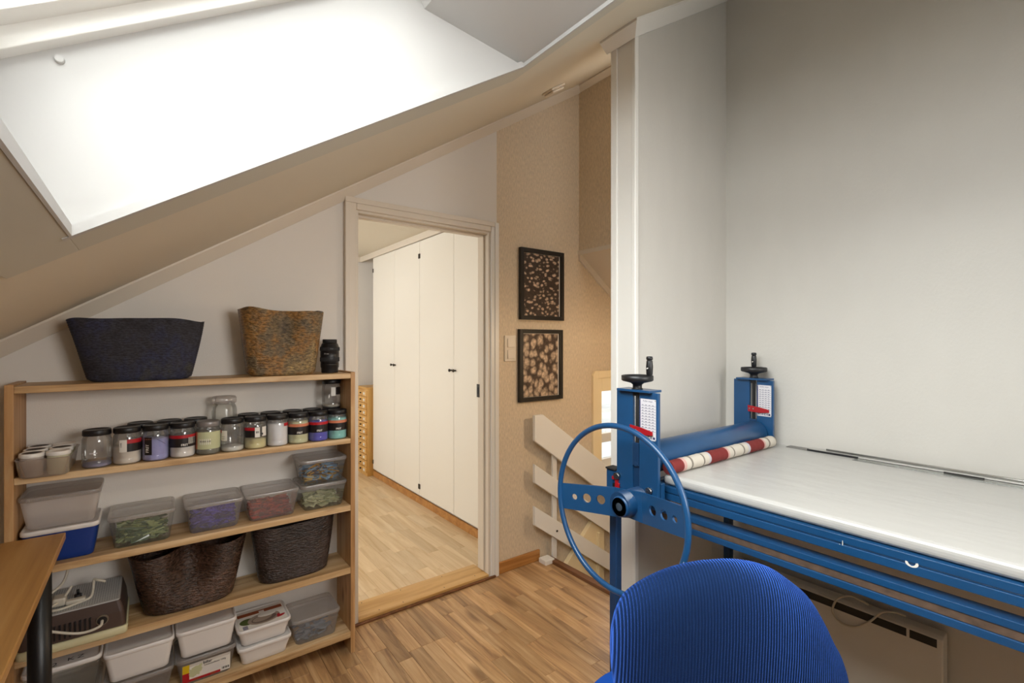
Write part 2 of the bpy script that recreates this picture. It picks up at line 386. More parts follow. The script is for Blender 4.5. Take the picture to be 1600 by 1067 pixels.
# frame + sash + glass in the roof plane; local coords u along slope, h above frame plane
ux, uz = .844, .536
Lf = math.hypot(D[0]-E_[0], D[1]-E_[1])
def rp(u, h): return (E_[0]+ux*u+NX*h, E_[1]+uz*u+NZ*h)
def ring(name, u0, u1, y0, y1, wd, h0, h1, mat):
    for (a, b, c, d) in ((u0, u1, y0, y0+wd), (u0, u1, y1-wd, y1), (u0, u0+wd, y0+wd, y1-wd), (u1-wd, u1, y0+wd, y1-wd)):
        m = MB(); m.prism([rp(a, h0), rp(b, h0), rp(b, h1), rp(a, h1)], 'y', c, d); struct(m.build(name, mat, win, .003))
ring('window_frame', -.02, Lf+.02, HY0-.02, HY1+.02, .055, .0, .07, 'trimw')
ring('sash', .03, Lf-.03, HY0+.03, HY1-.03, .05, .032, .085, 'trimw')
m = MB(); m.prism([rp(.07, .06), rp(Lf-.07, .06), rp(Lf-.07, .066), rp(.07, .066)], 'y', HY0+.07, HY1-.07); struct(m.build('pane', 'glass', win))
m = MB(); m.cyl((-.126, 1.16, 1.904), (-.126, 1.148, 1.904), .008, .006); struct(m.build('screw_cap', 'shaft', win))
# right wall, niche wall, gable wall behind, knee wall
m = MB(); m.prism([(-1.4, 0), (1.22, 0), (1.22, zc(2.0)+.1), (-1.4, zc(2.0)+.1)], 'x', 2.0, 2.1); struct(m.build('wall_right', 'wallr'))
m = MB(); m.prism([(1.40, -2.2), (2.0, -2.2), (2.0, zc(2.0)), (1.40, zc(1.40))], 'y', 1.12, 1.222); struct(m.build('wall_niche', 'wallr'))
m = MB(); m.box(-1.6, -1.5, -1.4, 2.5, 0, zc(-1.5)); struct(m.build('wall_left', 'wallw'))
m = MB(); gx0, gx1, gz0, gz1 = .70, 1.74, 1.28, 2.08
m.prism([(-1.6, 0), (gx0, 0), (gx0, zc(gx0)), (-1.6, zc(-1.6))], 'y', -1.4, -1.3)
m.prism([(gx1, 0), (2.1, 0), (2.1, zc(2.1)), (gx1, zc(gx1))], 'y', -1.4, -1.3)
m.prism([(gx0, 0), (gx1, 0), (gx1, gz0), (gx0, gz0)], 'y', -1.4, -1.3)
m.prism([(gx0, gz1), (gx1, gz1), (gx1, zc(gx1)), (gx0, zc(gx0))], 'y', -1.4, -1.3)
struct(m.build('wall_front', 'wallw'))
# door wall
OX0, OX1, OZ = .81, 1.645, 2.075
m = MB()
m.prism([(-1.6, 0), (OX0, 0), (OX0, zc(OX0)), (-1.6, zc(-1.6))], 'y', 2.4, 2.5)
m.prism([(OX0, OZ), (OX1, OZ), (OX1, zc(OX1)), (OX0, zc(OX0))], 'y', 2.4, 2.5)
m.prism([(OX1, 0), (1.684, 0), (1.684, zc(1.684)), (OX1, zc(OX1))], 'y', 2.4, 2.5)
struct(m.build('wall_back', 'wallw'))
m = MB()
WX0, WX1, WZ0, WZ1 = 2.53, 3.1, .50, 1.17
m.prism([(1.684, -2.2), (WX0, -2.2), (WX0, zc(2.4)), (2.4, zc(2.4)), (1.684, zc(1.684))], 'y', 2.4, 2.5)
m.prism([(WX0, -2.2), (WX1, -2.2), (WX1, WZ0), (WX0, WZ0)], 'y', 2.4, 2.5)
m.prism([(WX0, WZ1), (WX1, WZ1), (WX1, zc(2.4)), (WX0, zc(2.4))], 'y', 2.4, 2.5)
m.prism([(WX1, -2.2), (3.4, -2.2), (3.4, zc(2.4)), (WX1, zc(2.4))], 'y', 2.4, 2.5)
struct(m.build('wall_stair', 'tan'))
# upper stair wall and sloped soffit
m = MB(); m.prism([(1.22, 2.02), (2.4, 2.02), (2.4, zc(2.38)), (1.22, zc(2.38))], 'x', 2.38, 2.40); struct(m.build('wall_stair', 'tan'))
m = MB(); m.prism([(2.376, 2.015), (3.4, 1.255), (3.4, 1.36), (2.43, 2.06), (2.404, 2.04), (2.404, 2.022), (2.376, 2.022)], 'y', 1.22, 2.4); struct(m.build('ceiling', 'trim'))
m = MB(); m.box(2.368, 2.38, 1.22, 2.4, 2.005, 2.036); struct(m.build('trim_1', 'trim', None, .003))
m = MB(); m.prism([(2.375, 2.018), (3.4, 1.254), (3.4, 1.204), (2.375, 1.968)], 'y', 2.382, 2.4); struct(m.build('trim_1', 'trim', None, .002))
m = MB(); m.box(3.3, 3.4, 1.12, 2.5, -2.2, 2.2); struct(m.build('wall_stair', 'tan'))
m = MB(); m.box(2.0, 3.4, 1.12, 1.22, -2.2, 2.2); struct(m.build('wall_stair', 'tan'))
m = MB(); m.box(1.9, 3.4, 1.12, 2.5, -2.3, -2.2); struct(m.build('floor', 'plank2'))
m = MB(); m.box(1.9, 2.07, 1.22, 2.4, -2.2, -.02); struct(m.build('wall_stair', 'tan'))
# crown strips
def crown(name, x0, x1, y, s=-1, hgt=.055, dep=.05, mat='trim'):
    m = MB(); k = .058
    vs = []
    for x in (x0, x1):
        z = zc(x); vs += [(x, y, z-k), (x, y, z), (x, y+s*dep, z), (x, y+s*(dep), z-.008), (x, y+s*.012, z-k)]
    m.add(vs, [(0, 1, 2, 3, 4), (9, 8, 7, 6, 5)]+[(i, (i+1) % 5, (i+1) % 5+5, i+5) for i in range(5)])
    struct(m.build(name, mat, None))
crown('trim_2', -1.5, 1.684, 2.4); crown('trim_2', 1.684, 2.38, 2.4, mat='trim')
m = MB(); prof_ = [(0, -.058), (0, .004), (.05, .004), (.05, -.008), (.012, -.058)]
m.loft([[(1.388-d, 1.24, zc(1.388-d)+dz) for d, dz in prof_], [(1.388-d, 1.12-d, zc(1.388-d)+dz) for d, dz in prof_], [(2.0, 1.12-d, zc(2.0)+dz) for d, dz in prof_]], smooth=False)
struct(m.build('trim_3', 'trimw'))
m = MB()      # crown along the upper stair wall and the end of the niche wall
z = zc(2.38); m.prism([(2.38, z-.055), (2.38, z), (2.33, z-.03), (2.33, z-.04), (2.37, z-.055)], 'y', 1.22, 2.4); struct(m.build('trim_4', 'trim'))
q = zc
# trim boards on the free end of the niche wall
m = MB(); m.prism([(1.388, 0), (1.40, 0), (1.40, q(1.4)-.04), (1.388, q(1.388)-.04)], 'y', 1.128, 1.20); struct(m.build('trim_5', 'trimw'))
m = MB(); m.prism([(1.384, 0), (1.404, 0), (1.404, q(1.4)-.05), (1.384, q(1.388)-.05)], 'y', 1.114, 1.132); struct(m.build('trim_5', 'trimw', None, .003))
m = MB(); m.prism([(1.383, 0), (1.402, 0), (1.402, q(1.4)-.05), (1.383, q(1.383)-.05)], 'y', 1.198, 1.228); struct(m.build('trim_5', 'trimw', None, .003))
# unseen gable window behind the camera, added to go with the fill light
wg = sroot('added_window_2', (gx0, -1.35, gz0))
for a, b, c, d in ((gx0, gx1, gz0, gz0+.05), (gx0, gx1, gz1-.05, gz1), (gx0, gx0+.05, gz0+.05, gz1-.05), (gx1-.05, gx1, gz0+.05, gz1-.05)):
    m = MB(); m.box(a, b, -1.39, -1.33, c, d); struct(m.build('window_frame', 'trimw', wg))
m = MB(); m.box(gx0+.05, gx1-.05, -1.365, -1.36, gz0+.05, gz1-.05); struct(m.build('pane', 'glass', wg))
# ------------------------------------------------ floors made of strips
def strips(root, x0, x1, y0, y1, wd, z, mat, seed, keep, meanl):
    rnd = random.Random(seed)
    me = None; pieces = []
    x = x0; i = 0
    while x < x1-1e-4:
        xe = min(x+wd, x1); y = y0-rnd.random()*meanl
        while y < y1:
            l = meanl*rnd.choice([.75, .9, 1, 1.1, 1.25]); ya = max(y, y0); yb = min(y+l, y1)
            if yb-ya > .02: pieces.append((x, xe, ya, yb))
            y += l
        x = xe
    pieces.sort(key=lambda p: -keep(p))
    g = .0004; c = .0008
    unit = bpy.data.meshes.new('plank')
    vs = [(0, 0, -1), (1, 0, -1), (1, 1, -1), (0, 1, -1)]
    hx, hy = .012, .0025
    vs += [(0, 0, -.25), (1, 0, -.25), (1, 1, -.25), (0, 1, -.25), (hx, hy, 0), (1-hx, hy, 0), (1-hx, 1-hy, 0), (hx, 1-hy, 0)]
    fs = [(8, 9, 10, 11)]+[(i, (i+1) % 4, (i+1) % 4+4, i+4) for i in range(4)]+[(i+4, (i+1) % 4+4, (i+1) % 4+8, i+8) for i in range(4)]
    unit.from_pydata(vs, [], fs); unit.materials.append(M[mat])
    rest = MB()
    for n, (a, b, c0, d0) in enumerate(pieces):
        if n < 280:
            o = bpy.data.objects.new('plank', unit); COL.objects.link(o); o.parent = root
            o.location = (a+g, c0+g, z); o.scale = (b-a-2*g, d0-c0-2*g, .004)
        else: rest.box(a+g, b-g, c0+g, d0-g, z-.004, z)
    if rest.v: rest.build('planks', mat, root, kind='stuff')
fl = sroot('floor')
m = MB(); m.box(-1.5, 2.07, -1.3, 2.4, -.12, -.004); struct(m.build('subfloor', 'darkwood', fl))
def vis(p):
    cx, cy = (p[0]+p[1])/2, (p[2]+p[3])/2
    d = .6*cx+.8*cy
    if d < .5 : return -10
    s = .8*cx-.6*cy; px = 800+F*s/d
    return (1 if -50 < px < 1650 and F*HC/d < 560 else 0)*5 - abs(cx-1.2)-abs(cy-1.9)*.3
strips(fl, -1.5, 2.07, -1.3, 2.4, .066, 0, 'plank', 3, vis, .40)
fl2 = sroot('floor', (0, 0, 0))
NR = .015
m = MB(); m.box(-1.0, 2.4, 2.5, 5.2, -.1, NR-.004); struct(m.build('subfloor', 'plank2', fl2))
def vis2(p): return -abs((p[0]+p[1])/2-1.1)-.35*abs((p[2]+p[3])/2-3.2)
strips(fl2, -1.0, 1.9, 2.55, 5.2, .085, NR, 'plank2', 5, vis2, .42)
# ------------------------------------------------ door frame, threshold, casing
dr = sroot('door_1', (OX0, 2.4, 0))
for a, b in ((OX0, .835), (1.618, OX1)):
    m = MB(); m.box(a, b, 2.392, 2.508, .0, 2.075); struct(m.build('jamb', 'trim', dr, .002))
m = MB(); m.box(.835, 1.618, 2.392, 2.508, 2.052, 2.075); struct(m.build('frame_head', 'trim', dr, .002))
for a, b in ((.835, .847), (1.606, 1.618)):
    m = MB(); m.box(a, b, 2.43, 2.47, .03, 2.04); struct(m.build('door_stop', 'trim', dr, .002))
m = MB(); m.box(.847, 1.606, 2.43, 2.47, 2.04, 2.052); struct(m.build('door_stop', 'trim', dr, .002))
def casing(pts_outer, w_, y0, y1):
    pass
m = MB()
ZT = 2.125
m.box(.765, .822, 2.380, 2.40, 0, ZT); struct(m.build('casing', 'trim', dr, .004))
m = MB(); m.box(1.631, 1.684, 2.380, 2.40, 0, ZT); struct(m.build('casing', 'trimw', dr, .004))
m = MB(); m.box(.822, 1.631, 2.380, 2.40, 2.065, ZT); struct(m.build('casing', 'trim', dr, .004))
m = MB(); m.box(1.655, 1.684, 2.374, 2.382, 0, ZT-.002); struct(m.build('casing', 'trimw', dr, .003))
m = MB(); m.box(.765, 1.655, 2.374, 2.382, 2.095, ZT-.002); struct(m.build('casing', 'trim', dr, .003))
m = MB(); m.box(.765, .79, 2.374, 2.382, 0, 2.095); struct(m.build('casing', 'trim', dr, .003))
m = MB(); m.box(1.6045, 1.607, 2.472, 2.50, 1.07, 1.15); m.box(1.603, 1.606, 2.48, 2.494, 1.09, 1.13, 1); m.build('strike_plate', ['dsteel', 'ink'], dr)
m = MB(); m.box(.835, 1.618, 2.385, 2.555, 0, .024); o = m.build('threshold', 'thresh', dr, .004)
m = MB(); m.box(.80, 1.66, 2.368, 2.385, 0, .012); m.build('threshold_strip', 'darkwood', dr, .004)
for (x, y) in ((.95, 2.41), (.90, 2.53), (1.08, 2.405), (1.12, 2.53), (1.33, 2.41), (1.38, 2.53), (1.54, 2.42)):
    m = MB(); m.cyl((x, y, .0235), (x, y, .0247), .003, n=8); m.build('nail', 'dsteel', dr)
m = MB(); m.box(1.684, 2.015, 2.385, 2.40, 0, .07); struct(m.build('baseboard_back', 'base', None, .004))
m = MB(); m.box(-1.5, .765, 2.388, 2.40, 0, .07); struct(m.build('baseboard_back', 'base', None, .004))
m = MB(); m.box(2.045, 2.085, 1.22, 2.36, -.03, .022); struct(m.build('trim_6', 'darkwood', None, .004))
m = MB(); m.box(2.07, 2.10, 1.22, 2.40, -.3, -.01); struct(m.build('trim_7', 'trimw', None, .003))
# ------------------------------------------------ next room
m = MB(); m.prism([(-1.0, 5.2), (2.5, 5.2), (2.5, 5.3), (-1.0, 5.3)], 'z', -.1, 2.4); struct(m.build('wall_back', 'wallw'))
m = MB(); m.box(2.4, 2.5, 2.5, 5.3, -.1, 2.4); struct(m.build('wall_right', 'wallw'))
m = MB()
m.box(-1.1, -1.0, 2.4, 3.2, -.1, 2.4); m.box(-1.1, -1.0, 4.8, 5.3, -.1, 2.4); m.box(-1.1, -1.0, 3.2, 4.8, -.1, .8); m.box(-1.1, -1.0, 3.2, 4.8, 2.0, 2.4)
struct(m.build('wall_left', 'wallw'))
w3 = sroot('window_3', (-1.05, 4.0, .8))
for a, b, c, d in ((3.2, 3.25, .8, 2.0), (4.75, 4.8, .8, 2.0), (3.25, 4.75, .8, .86), (3.25, 4.75, 1.94, 2.0), (3.98, 4.02, .86, 1.94)):
    m = MB(); m.box(-1.08, -1.02, a, b, c, d); struct(m.build('window_frame', 'trimw', w3))
m = MB(); m.box(-1.055, -1.05, 3.25, 4.75, .86, 1.94); struct(m.build('pane', 'glass', w3))
m = MB(); m.box(-1.1, 2.5, 2.5, 5.3, 2.325, 2.42); struct(m.build('ceiling', 'ceil'))
m = MB(); m.box(1.83, 1.85, 2.5, 5.2, 2.27, 2.325); m.box(-1, 1.85, 5.18, 5.2, 2.27, 2.325); struct(m.build('trim_8', 'trim', None, .003))
m = MB(); m.box(1.856, 1.872, 2.5, 4.87, NR, .075); struct(m.build('baseboard_right', 'base', None, .003))
m = MB(); m.box(1.70, 1.716, 5.17, 5.2, .9, 2.27);  m.box(1.0, 1.78, 5.19, 5.2, NR, 2.27); struct(m.build('trim_9', 'wallw', None))
# wardrobes
ys = [2.62, 3.205, 3.785, 4.32, 4.86]
for k in range(2):
    ya, yb = ys[2*k], ys[2*k+2]
    t = thing('wardrobe', ['tall flat white double wardrobe nearest the doorway, small dark knobs at mid height',
                           'tall flat white double wardrobe farther back, beside the wooden drawer cabinet'][k], 'wardrobe', (2.1, (ya+yb)/2, NR), 'built-in wardrobes in next room')
    m = MB(); m.box(1.885, 2.395, ya, yb, NR, 2.27); m.build('body', 'closet', t)
    for j in range(2):
        a, b = ys[2*k+j], ys[2*k+j+1]
        m = MB(); m.box(1.85, 1.882, a+.002, b-.002, .095, 2.268); d = m.build('door', 'closet', t, .0015)
        yk = b-.03 if j == 0 else a+.03
        m = MB(); m.lathe((1.85, yk, 1.19), [(.0, -.028), (.011, -.026), (.012, -.018), (.006, -.012), (.006, 0)], 14, ax='x'); m.build('knob', 'knob', d)
        yk = b-.008 if j == 1 else a+.008
        for zz in (.17, 2.14):
            m = MB(); m.box(1.843, 1.852, yk-.006, yk+.006, zz-.02, zz+.02); m.build('hinge', 'knob', d)
# drawer cabinet
t = thing('drawer_cabinet', 'narrow honey wood cabinet of many small shallow drawers beyond the doorway', 'cabinet', (2.0, 5.03, NR))
m = MB(); m.box(1.80, 2.2, 4.885, 5.17, NR, .92); m.build('body', 'cab', t, .002)
m = MB(); m.box(1.786, 2.2, 4.88, 5.175, .92, .935); m.build('cabinet_top', 'cab', t, .002)
for k in range(13):
    z0 = .05+k*.066
    m = MB(); m.box(1.786, 1.80, 4.895, 5.16, z0, z0+.06); d = m.build('drawer', 'cab', t, .003)
    m = MB(); m.lathe((1.786, 5.03, z0+.03), [(0, -.018), (.008, -.016), (.008, -.008), (.004, 0)], 10, ax='x'); m.build('knob', 'knob', d)
    m = MB(); m.box(1.784, 1.7862, 4.93, 4.97, z0+.015, z0+.04); m.build('label_card', 'paperw', d)
# ------------------------------------------------ stairwell window, outside
w4 = sroot('window_4', (2.8, 2.45, .5))
for a, b, c, d in ((2.502, 2.554, .46, 1.2), (2.554, 3.12, 1.148, 1.2), (3.08, 3.13, .46, 1.2), (2.554, 3.08, .46, .50)):
    m = MB()
    if a == 2.502: m.prism([(a, c), (b, c), (b, d), (a+.016, d), (a, d-.03)], 'y', 2.38, 2.40)
    else: m.box(a, b, 2.38, 2.40, c, d)
    struct(m.build('casing', 'yell', w4, .002))
for a, b, c, d in ((2.554, 2.61, .5, 1.15), (2.61, 3.05, 1.05, 1.15), (3.05, 3.1, .5, 1.15), (2.61, 3.05, .5, .56), (2.61, 3.05, .68, .745)):
    m = MB(); m.box(a, b, 2.40, 2.44, c, d); struct(m.build('sash', 'yell' if d > 1 else 'trimw', w4, .003))
m = MB(); m.box(2.61, 3.05, 2.425, 2.43, .56, 1.05); struct(m.build('pane', 'glass', w4))
m = MB()
t = thing('neighbour_house', 'white clapboard house wall seen through the small stairwell window', 'house', (4, 5.0, -2.5))
for k in range(48):
    z0 = -2.5+k*.13
    m = MB(); m.prism([(5.6, z0), (5.6, z0+.135), (5.575, z0+.135), (5.555, z0)], 'x', 3.2, 9.5); m.build('siding_board', 'siding', t)
m = MB(); m.box(3.2, 9.5, 5.6, 5.9, -2.5, 3.74); m.build('wall', 'siding', t)
m = MB(); m.box(3.2, 9.5, 5.2, 5.55, .20, .29); m.build('ledge', 'trimw', t)
m = MB(); m.box(2.6, 12, 2.6, 12, -2.6, -2.5); tag(m.build('ground', 'convw'), 'pale paved ground outside below the stairwell window', 'ground')['kind'] = 'structure'
# staircase
st = thing('staircase', 'white painted stairs going down behind the slanted railing boards', 'stairs', (2.6, 1.7, -2.2))
for k in range(5):
    x0 = 2.11+k*.225; z = -.20*(k+1)-.0
    m = MB(); m.box(x0, x0+.26, 1.24, 2.10, z-.035, z); m.build('tread', 'thresh', st, .004)
    m = MB(); m.box(x0, x0+.012, 1.24, 2.10, z+.0, z+.165); m.build('riser', 'trimw', st)
m = MB(); m.prism([(2.12, -.18), (2.23, -.073), (2.468, .153), (2.592, .071), (2.592, -.9), (2.12, -.5)], 'y', 2.36, 2.395); m.build('skirt_board', 'yell', st, .002)
m = MB(); m.box(2.515, 2.535, 2.345, 2.362, -.9, .07); m.build('skirt_batten', 'yell', st, .002)
m = MB(); m.prism([(2.12, -.45), (3.29, -1.44), (3.29, -1.7), (2.12, -.7)], 'y', 2.102, 2.14); m.build('stringer', 'trimw', st)
rl = thing('stair_railing', 'cream painted stair railing of three broad slanting boards on posts', 'railing', (2.1, 2.33, 0))
def board(p):
    m = MB(); m.prism(p, 'y', 2.318, 2.342); m.build('rail_board', 'white', rl, .003)
sl = -.695
board([(1.917, .79), (1.917, .949), (1.985, .949), (3.05, .949-.697*(3.05-1.985)), (3.05, .79-.705*(3.05-1.917))])
board([(1.917, .53), (1.917, .646), (3.05, .646-.69*(1.133)), (3.05, .53-.69*1.133)])
board([(1.917, .265), (1.917, .384), (3.05, .384-.69*1.133), (3.05, .265-.69*1.133)])
m = MB(); m.cyl((2.10, 2.317, .19), (2.10, 2.314, .19), .007, n=12); m.build('screw', 'dsteel', rl)
for (x, z0, z1) in ((2.105, .0, .80), (2.95, -1.5, .2)):
    m = MB(); m.box(x-.018, x+.018, 2.3425, 2.358, z0, z1); m.build('post', 'trimw', rl, .002)
m = MB(); m.box(1.99, 2.065, 2.30, 2.37, .0, .03); tag(recenter(m.build('post_foot', 'white', None, .004)), 'small white painted block at the floor corner by the stairs', 'block')
# ------------------------------------------------ wall items: pictures, switch, detector
def picture(x0, x1, z0, z1, pr, label):
    t = thing('picture_frame', label, 'picture', ((x0+x1)/2, 2.39, z0), 'framed stone photographs on the tan wall')
    f = .026
    for a, b, c, d in ((x0, x0+f, z0, z1), (x1-f, x1, z0, z1), (x0+f, x1-f, z0, z0+f), (x0+f, x1-f, z1-f, z1)):
        m = MB(); m.box(a, b, 2.372, 2.397, c, d); m.build('frame_rail', 'frame', t, .001)
    m = MB(); m.box(x0+f, x1-f, 2.388, 2.396, z0+f, z1-f); m.build('mount', 'paperw', t)
    m = MB(); m.box(x0+f+.001, x1-f-.008, 2.3865, 2.388, z0+f+.001, z1-f-.002); m.build('photo_print', pr, t)
picture(1.85, 2.215, 1.548, 2.0, 'print1', 'upper of two black framed brown photographs of scattered pebbles')
picture(1.842, 2.205, 1.03, 1.487, 'print2', 'lower of two black framed brown photographs of heaped pale stones')
t = thing('light_switch', 'cream double light switch on tan wall beside the doorway', 'switch', (1.78, 2.4, 1.285))
m = MB(); m.box(1.738, 1.824, 2.39, 2.40, 1.287, 1.448); m.build('switch_plate', 'trim', t, .004)
for z in (1.303, 1.374):
    m = MB(); m.prism([(2.39, z), (2.382, z), (2.386, z+.055), (2.39, z+.055)], 'x', 1.757, 1.807); m.build('rocker', 'trim', t, .002)
t = thing('smoke_detector', 'small pale rectangular detector on the sloping ceiling above stairs', 'detector', (1.76, 2.0, zc(1.76)))
m = MB()
for hh, e in ((.0, 0), (.018, .012)):
    pass
def cb(x0, x1, y0, y1, h0, h1, name, mat, par, bv=.004):
    q = lambda x, h: (x-NX*h*1.0, zc(x)-NZ*h)
    m = MB(); m.prism([q(x0, h0), q(x1, h0), q(x1, h1), q(x0, h1)], 'y', y0, y1); m.build(name, mat, par, bv)
cb(1.715, 1.81, 1.935, 2.02, 0, .012, 'base_plate', 'trim', t); cb(1.722, 1.803, 1.942, 2.013, .012, .026, 'cover', 'trim', t, .006)
# wall lamp added over the stairs, out of the camera's sight, that warms the tan wall
t = thing('added_wall_lamp', 'added unseen warm wall lamp in the stairwell behind the niche wall', 'lamp', (2.2, 1.23, 1.55))
m = MB(); m.cyl((2.2, 1.221, 1.6), (2.2, 1.24, 1.6), .05); m.build('wall_plate', 'trimw', t)
m = MB(); m.tube([(2.2, 1.24, 1.6), (2.2, 1.30, 1.6), (2.2, 1.32, 1.57)], .008); m.build('lamp_arm', 'steel', t)
m = MB(); m.lathe((2.2, 1.32, 1.45), [(.07, 0), (.035, .1), (.034, .1), (.068, 0)], 24); m.build('lamp_shade', 'trimw', t)
pl = bpy.data.lights.new('added_stair_lamp', 'POINT'); pl.energy = 31; pl.color = (1, .76, .5); pl.shadow_soft_size = .04
o = bpy.data.objects.new('added_stair_lamp', pl); COL.objects.link(o); o.parent = t; o.location = (0, .09, -.09)
# convector heater on the right wall, under the machine
t = thing('panel_heater', 'white flat electric panel heater low on wall under the roller table', 'heater', (1.95, .7, .1))
m = MB(); m.prism([(1.935, .10), (1.985, .10), (1.985, .506), (1.945, .506), (1.935, .498)], 'y', .39, 1.08); m.build('heater_panel', 'convw', t, .004)
for a, b in ((.405, .472), (.480, 1.07)):
    m = MB(); m.box(1.9345, 1.94, a, b, .468, .494); m.build('grille', 'black', t)
for zz in (.2, .42):
    for yy in (.5, .95):
        m = MB(); m.box(1.985, 1.999, yy-.02, yy+.02, zz-.02, zz+.02); m.build('bracket', 'dsteel', t)
pts = smoothpts([(1.95, 0.588, 0.518), (1.926, 0.601, 0.534), (1.926, 0.633, 0.536), (1.926, 0.671, 0.508), (1.926, 0.685, 0.46), (1.926, 0.661, 0.432), (1.926, 0.619, 0.436), (1.926, 0.577, 0.473), (1.926, 0.542, 0.519), (1.926, 0.511, 0.535), (1.945, 0.485, 0.527)])
m = MB(); m.tube(pts, .0035, 8); tag(recenter(m.build('power_cable', 'cable')), 'thin pale cable looped over the top of the panel heater', 'cable')

# ------------------------------------------------ shelf unit
sh = thing('shelf_unit', 'tall open pine shelf unit with five boards against the white wall', 'shelf', (.19, 2.29, 0))
SX0, SX1, SY0, SY1 = -.368, .748, 2.185, 2.387
for a, b in ((SX0, SX0+.022), (SX1-.02, SX1)):
    m = MB(); m.box(a, b, SY0, SY1, 0, 1.272); m.build('side_panel', 'pinez', sh, .002)
ZS = [1.266, .973, .671, .39, .099]
for z, th in zip(ZS, (.023, .023, .025, .028, .028)):
    m = MB(); m.box(SX0+.022, SX1-.02, SY0+(.0 if z > 1 else .001), SY1, z-th, z); m.build('shelf_board', 'pinex', sh, .002)
# ------------------------------------------------ baskets
def basket(name, label, mat, c, bw, bd, tw, td, h, pinch, wav, seed, group, skew=0, inset=.006):
    rnd = random.Random(seed); ph = [rnd.random()*6 for _ in range(6)]
    n = 120; nz = 70
    def pt(a, t, off):
        hw = (bw+(tw-bw)*t**.9)/2-off; hd = (bd+(td-bd)*t)/2-off
        ca, sa = math.cos(a), math.sin(a); e = .62
        x = hw*abs(ca)**e*(1 if ca >= 0 else -1); y = hd*abs(sa)**e*(1 if sa >= 0 else -1)
        s = x/hw
        y *= 1-pinch*math.exp(-(s/.32)**2)*(1 if y < 0 else .35)*min(1, t*1.3)**1.5
        x += skew*t*hw
        w_ = wav*(math.sin(3*a+ph[0]+2*t)+.6*math.sin(5*a+ph[1]+5*t))*t
        x += w_*.6*ca; y += w_*.5*sa
        if t < .06: k = 1-.10*((.06-t)/.06)**2; x *= k; y *= k
        zz = h*t+wav*1.5*t*math.sin(2*a+ph[2])+wav*t*math.sin(5*a+ph[3])
        rip = .0014*math.sin(t*h/.0085*2*PI) if off == 0 else 0
        return (c[0]+x+rip*ca, c[1]+y+rip*sa, c[2]+max(zz, 0))
    rings = [[pt(2*PI*i/n, k/nz, 0) for i in range(n)] for k in range(nz+1)]
    rings += [[pt(2*PI*i/n, t, inset) for i in range(n)] for t in (1, .8, .6, .4, .2, .06)]
    m = MB(); m.loft(rings); o = m.build(name, mat)
    return tag(recenter(o), label, 'basket', group)
M['bk1'] = weave('dark_blue_coil', ['#1d1c22', '#2d2c34', '#272a42', '#3b3934'], .75, .003)
M['bk2'] = weave('brown_gold_coil', ['#5a4d3b', '#75644a', '#936a38', '#84704f', '#ad8e56'], .33, .009, .5, .72)
M['bk3'] = weave('dark_brown_coil', ['#2b1c15', '#3d2a20', '#4a352a', '#5e4334'], .24, .009, .5, .72)
M['bk4'] = weave('dark_grey_brown_coil', ['#221a18', '#3a2e2a', '#4a3f3c'], .3, .008, .5, .72)
basket('basket', 'wide dark blue-black coiled basket on top of the shelf unit', 'bk1', (-.022, 2.283, 1.2665), .305, .12, .405, .16, .224, .06, .003, 1, 'coiled baskets', -.03)
basket('basket', 'tall brown and gold coiled basket with pinched middle on shelf top', 'bk2', (.460, 2.28, 1.2665), .265, .13, .335, .175, .278, .5, .0035, 2, 'coiled baskets')
basket('basket', 'glossy dark brown basket with deeply pinched front, below the green tub', 'bk3', (.128, 2.285, .3905), .285, .155, .385, .19, .228, .92, .003, 3, 'coiled baskets')
basket('basket', 'dark grey-brown coiled basket under the right-hand tubs', 'bk4', (.508, 2.285, .3905), .272, .13, .335, .175, .245, .12, .003, 4, 'coiled baskets')
# ------------------------------------------------ camera lens
t = thing('camera_lens', 'black camera lens standing upright on the shelf top', 'lens', (.669, 2.30, 1.266))
m = MB(); m.lathe((.669, 2.30, 1.266), [(.036, 0), (.037, .004), (.037, .022), (.040, .026), (.040, .05), (.0415, .052), (.0415, .072), (.041, .073), (.041, .10), (.0425, .101), (.0425, .118), (.040, .12), (.036, .132), (.031, .138)], 40); m.build('barrel', 'black', t)
m = MB()
for k in range(48):
    a = 2*PI*k/48
    for z0, z1, r in ((.053, .071, .0415), (.102, .117, .0425)):
        x, y = .669+r*math.cos(a), 2.30+r*math.sin(a); m.box(x-.001, x+.001, y-.001, y+.001, 1.266+z0, 1.266+z1)
m.build('grip_ribs', 'blackr', t, kind='stuff')
m = MB(); m.lathe((.669, 2.30, 1.266), [(.031, .138), (.0315, .139), (.0315, .153), (.028, .154), (.026, .150), (0, .149)], 36); m.build('mount_cap', 'blackr', t)
m = MB(); m.lathe((.669, 2.30, 1.266), [(.0404, .036), (.0408, .037), (.0408, .0385), (.0404, .0395)], 36); m.build('red_ring', 'dsteel', t)
def cylfn(cx, cy, cz, r, a0):
    return lambda u, v: (cx+r*math.cos(a0+u/r), cy+r*math.sin(a0+u/r), cz+v)
def camang(x, y): return math.atan2(-y, -x)
m = MB(); fn = cylfn(.669, 2.30, 1.266+.088, .0415, camang(.669, 2.3)-.35); add_text(m, '50 mm', .008, fn); m.build('lettering', 'paperw', t)
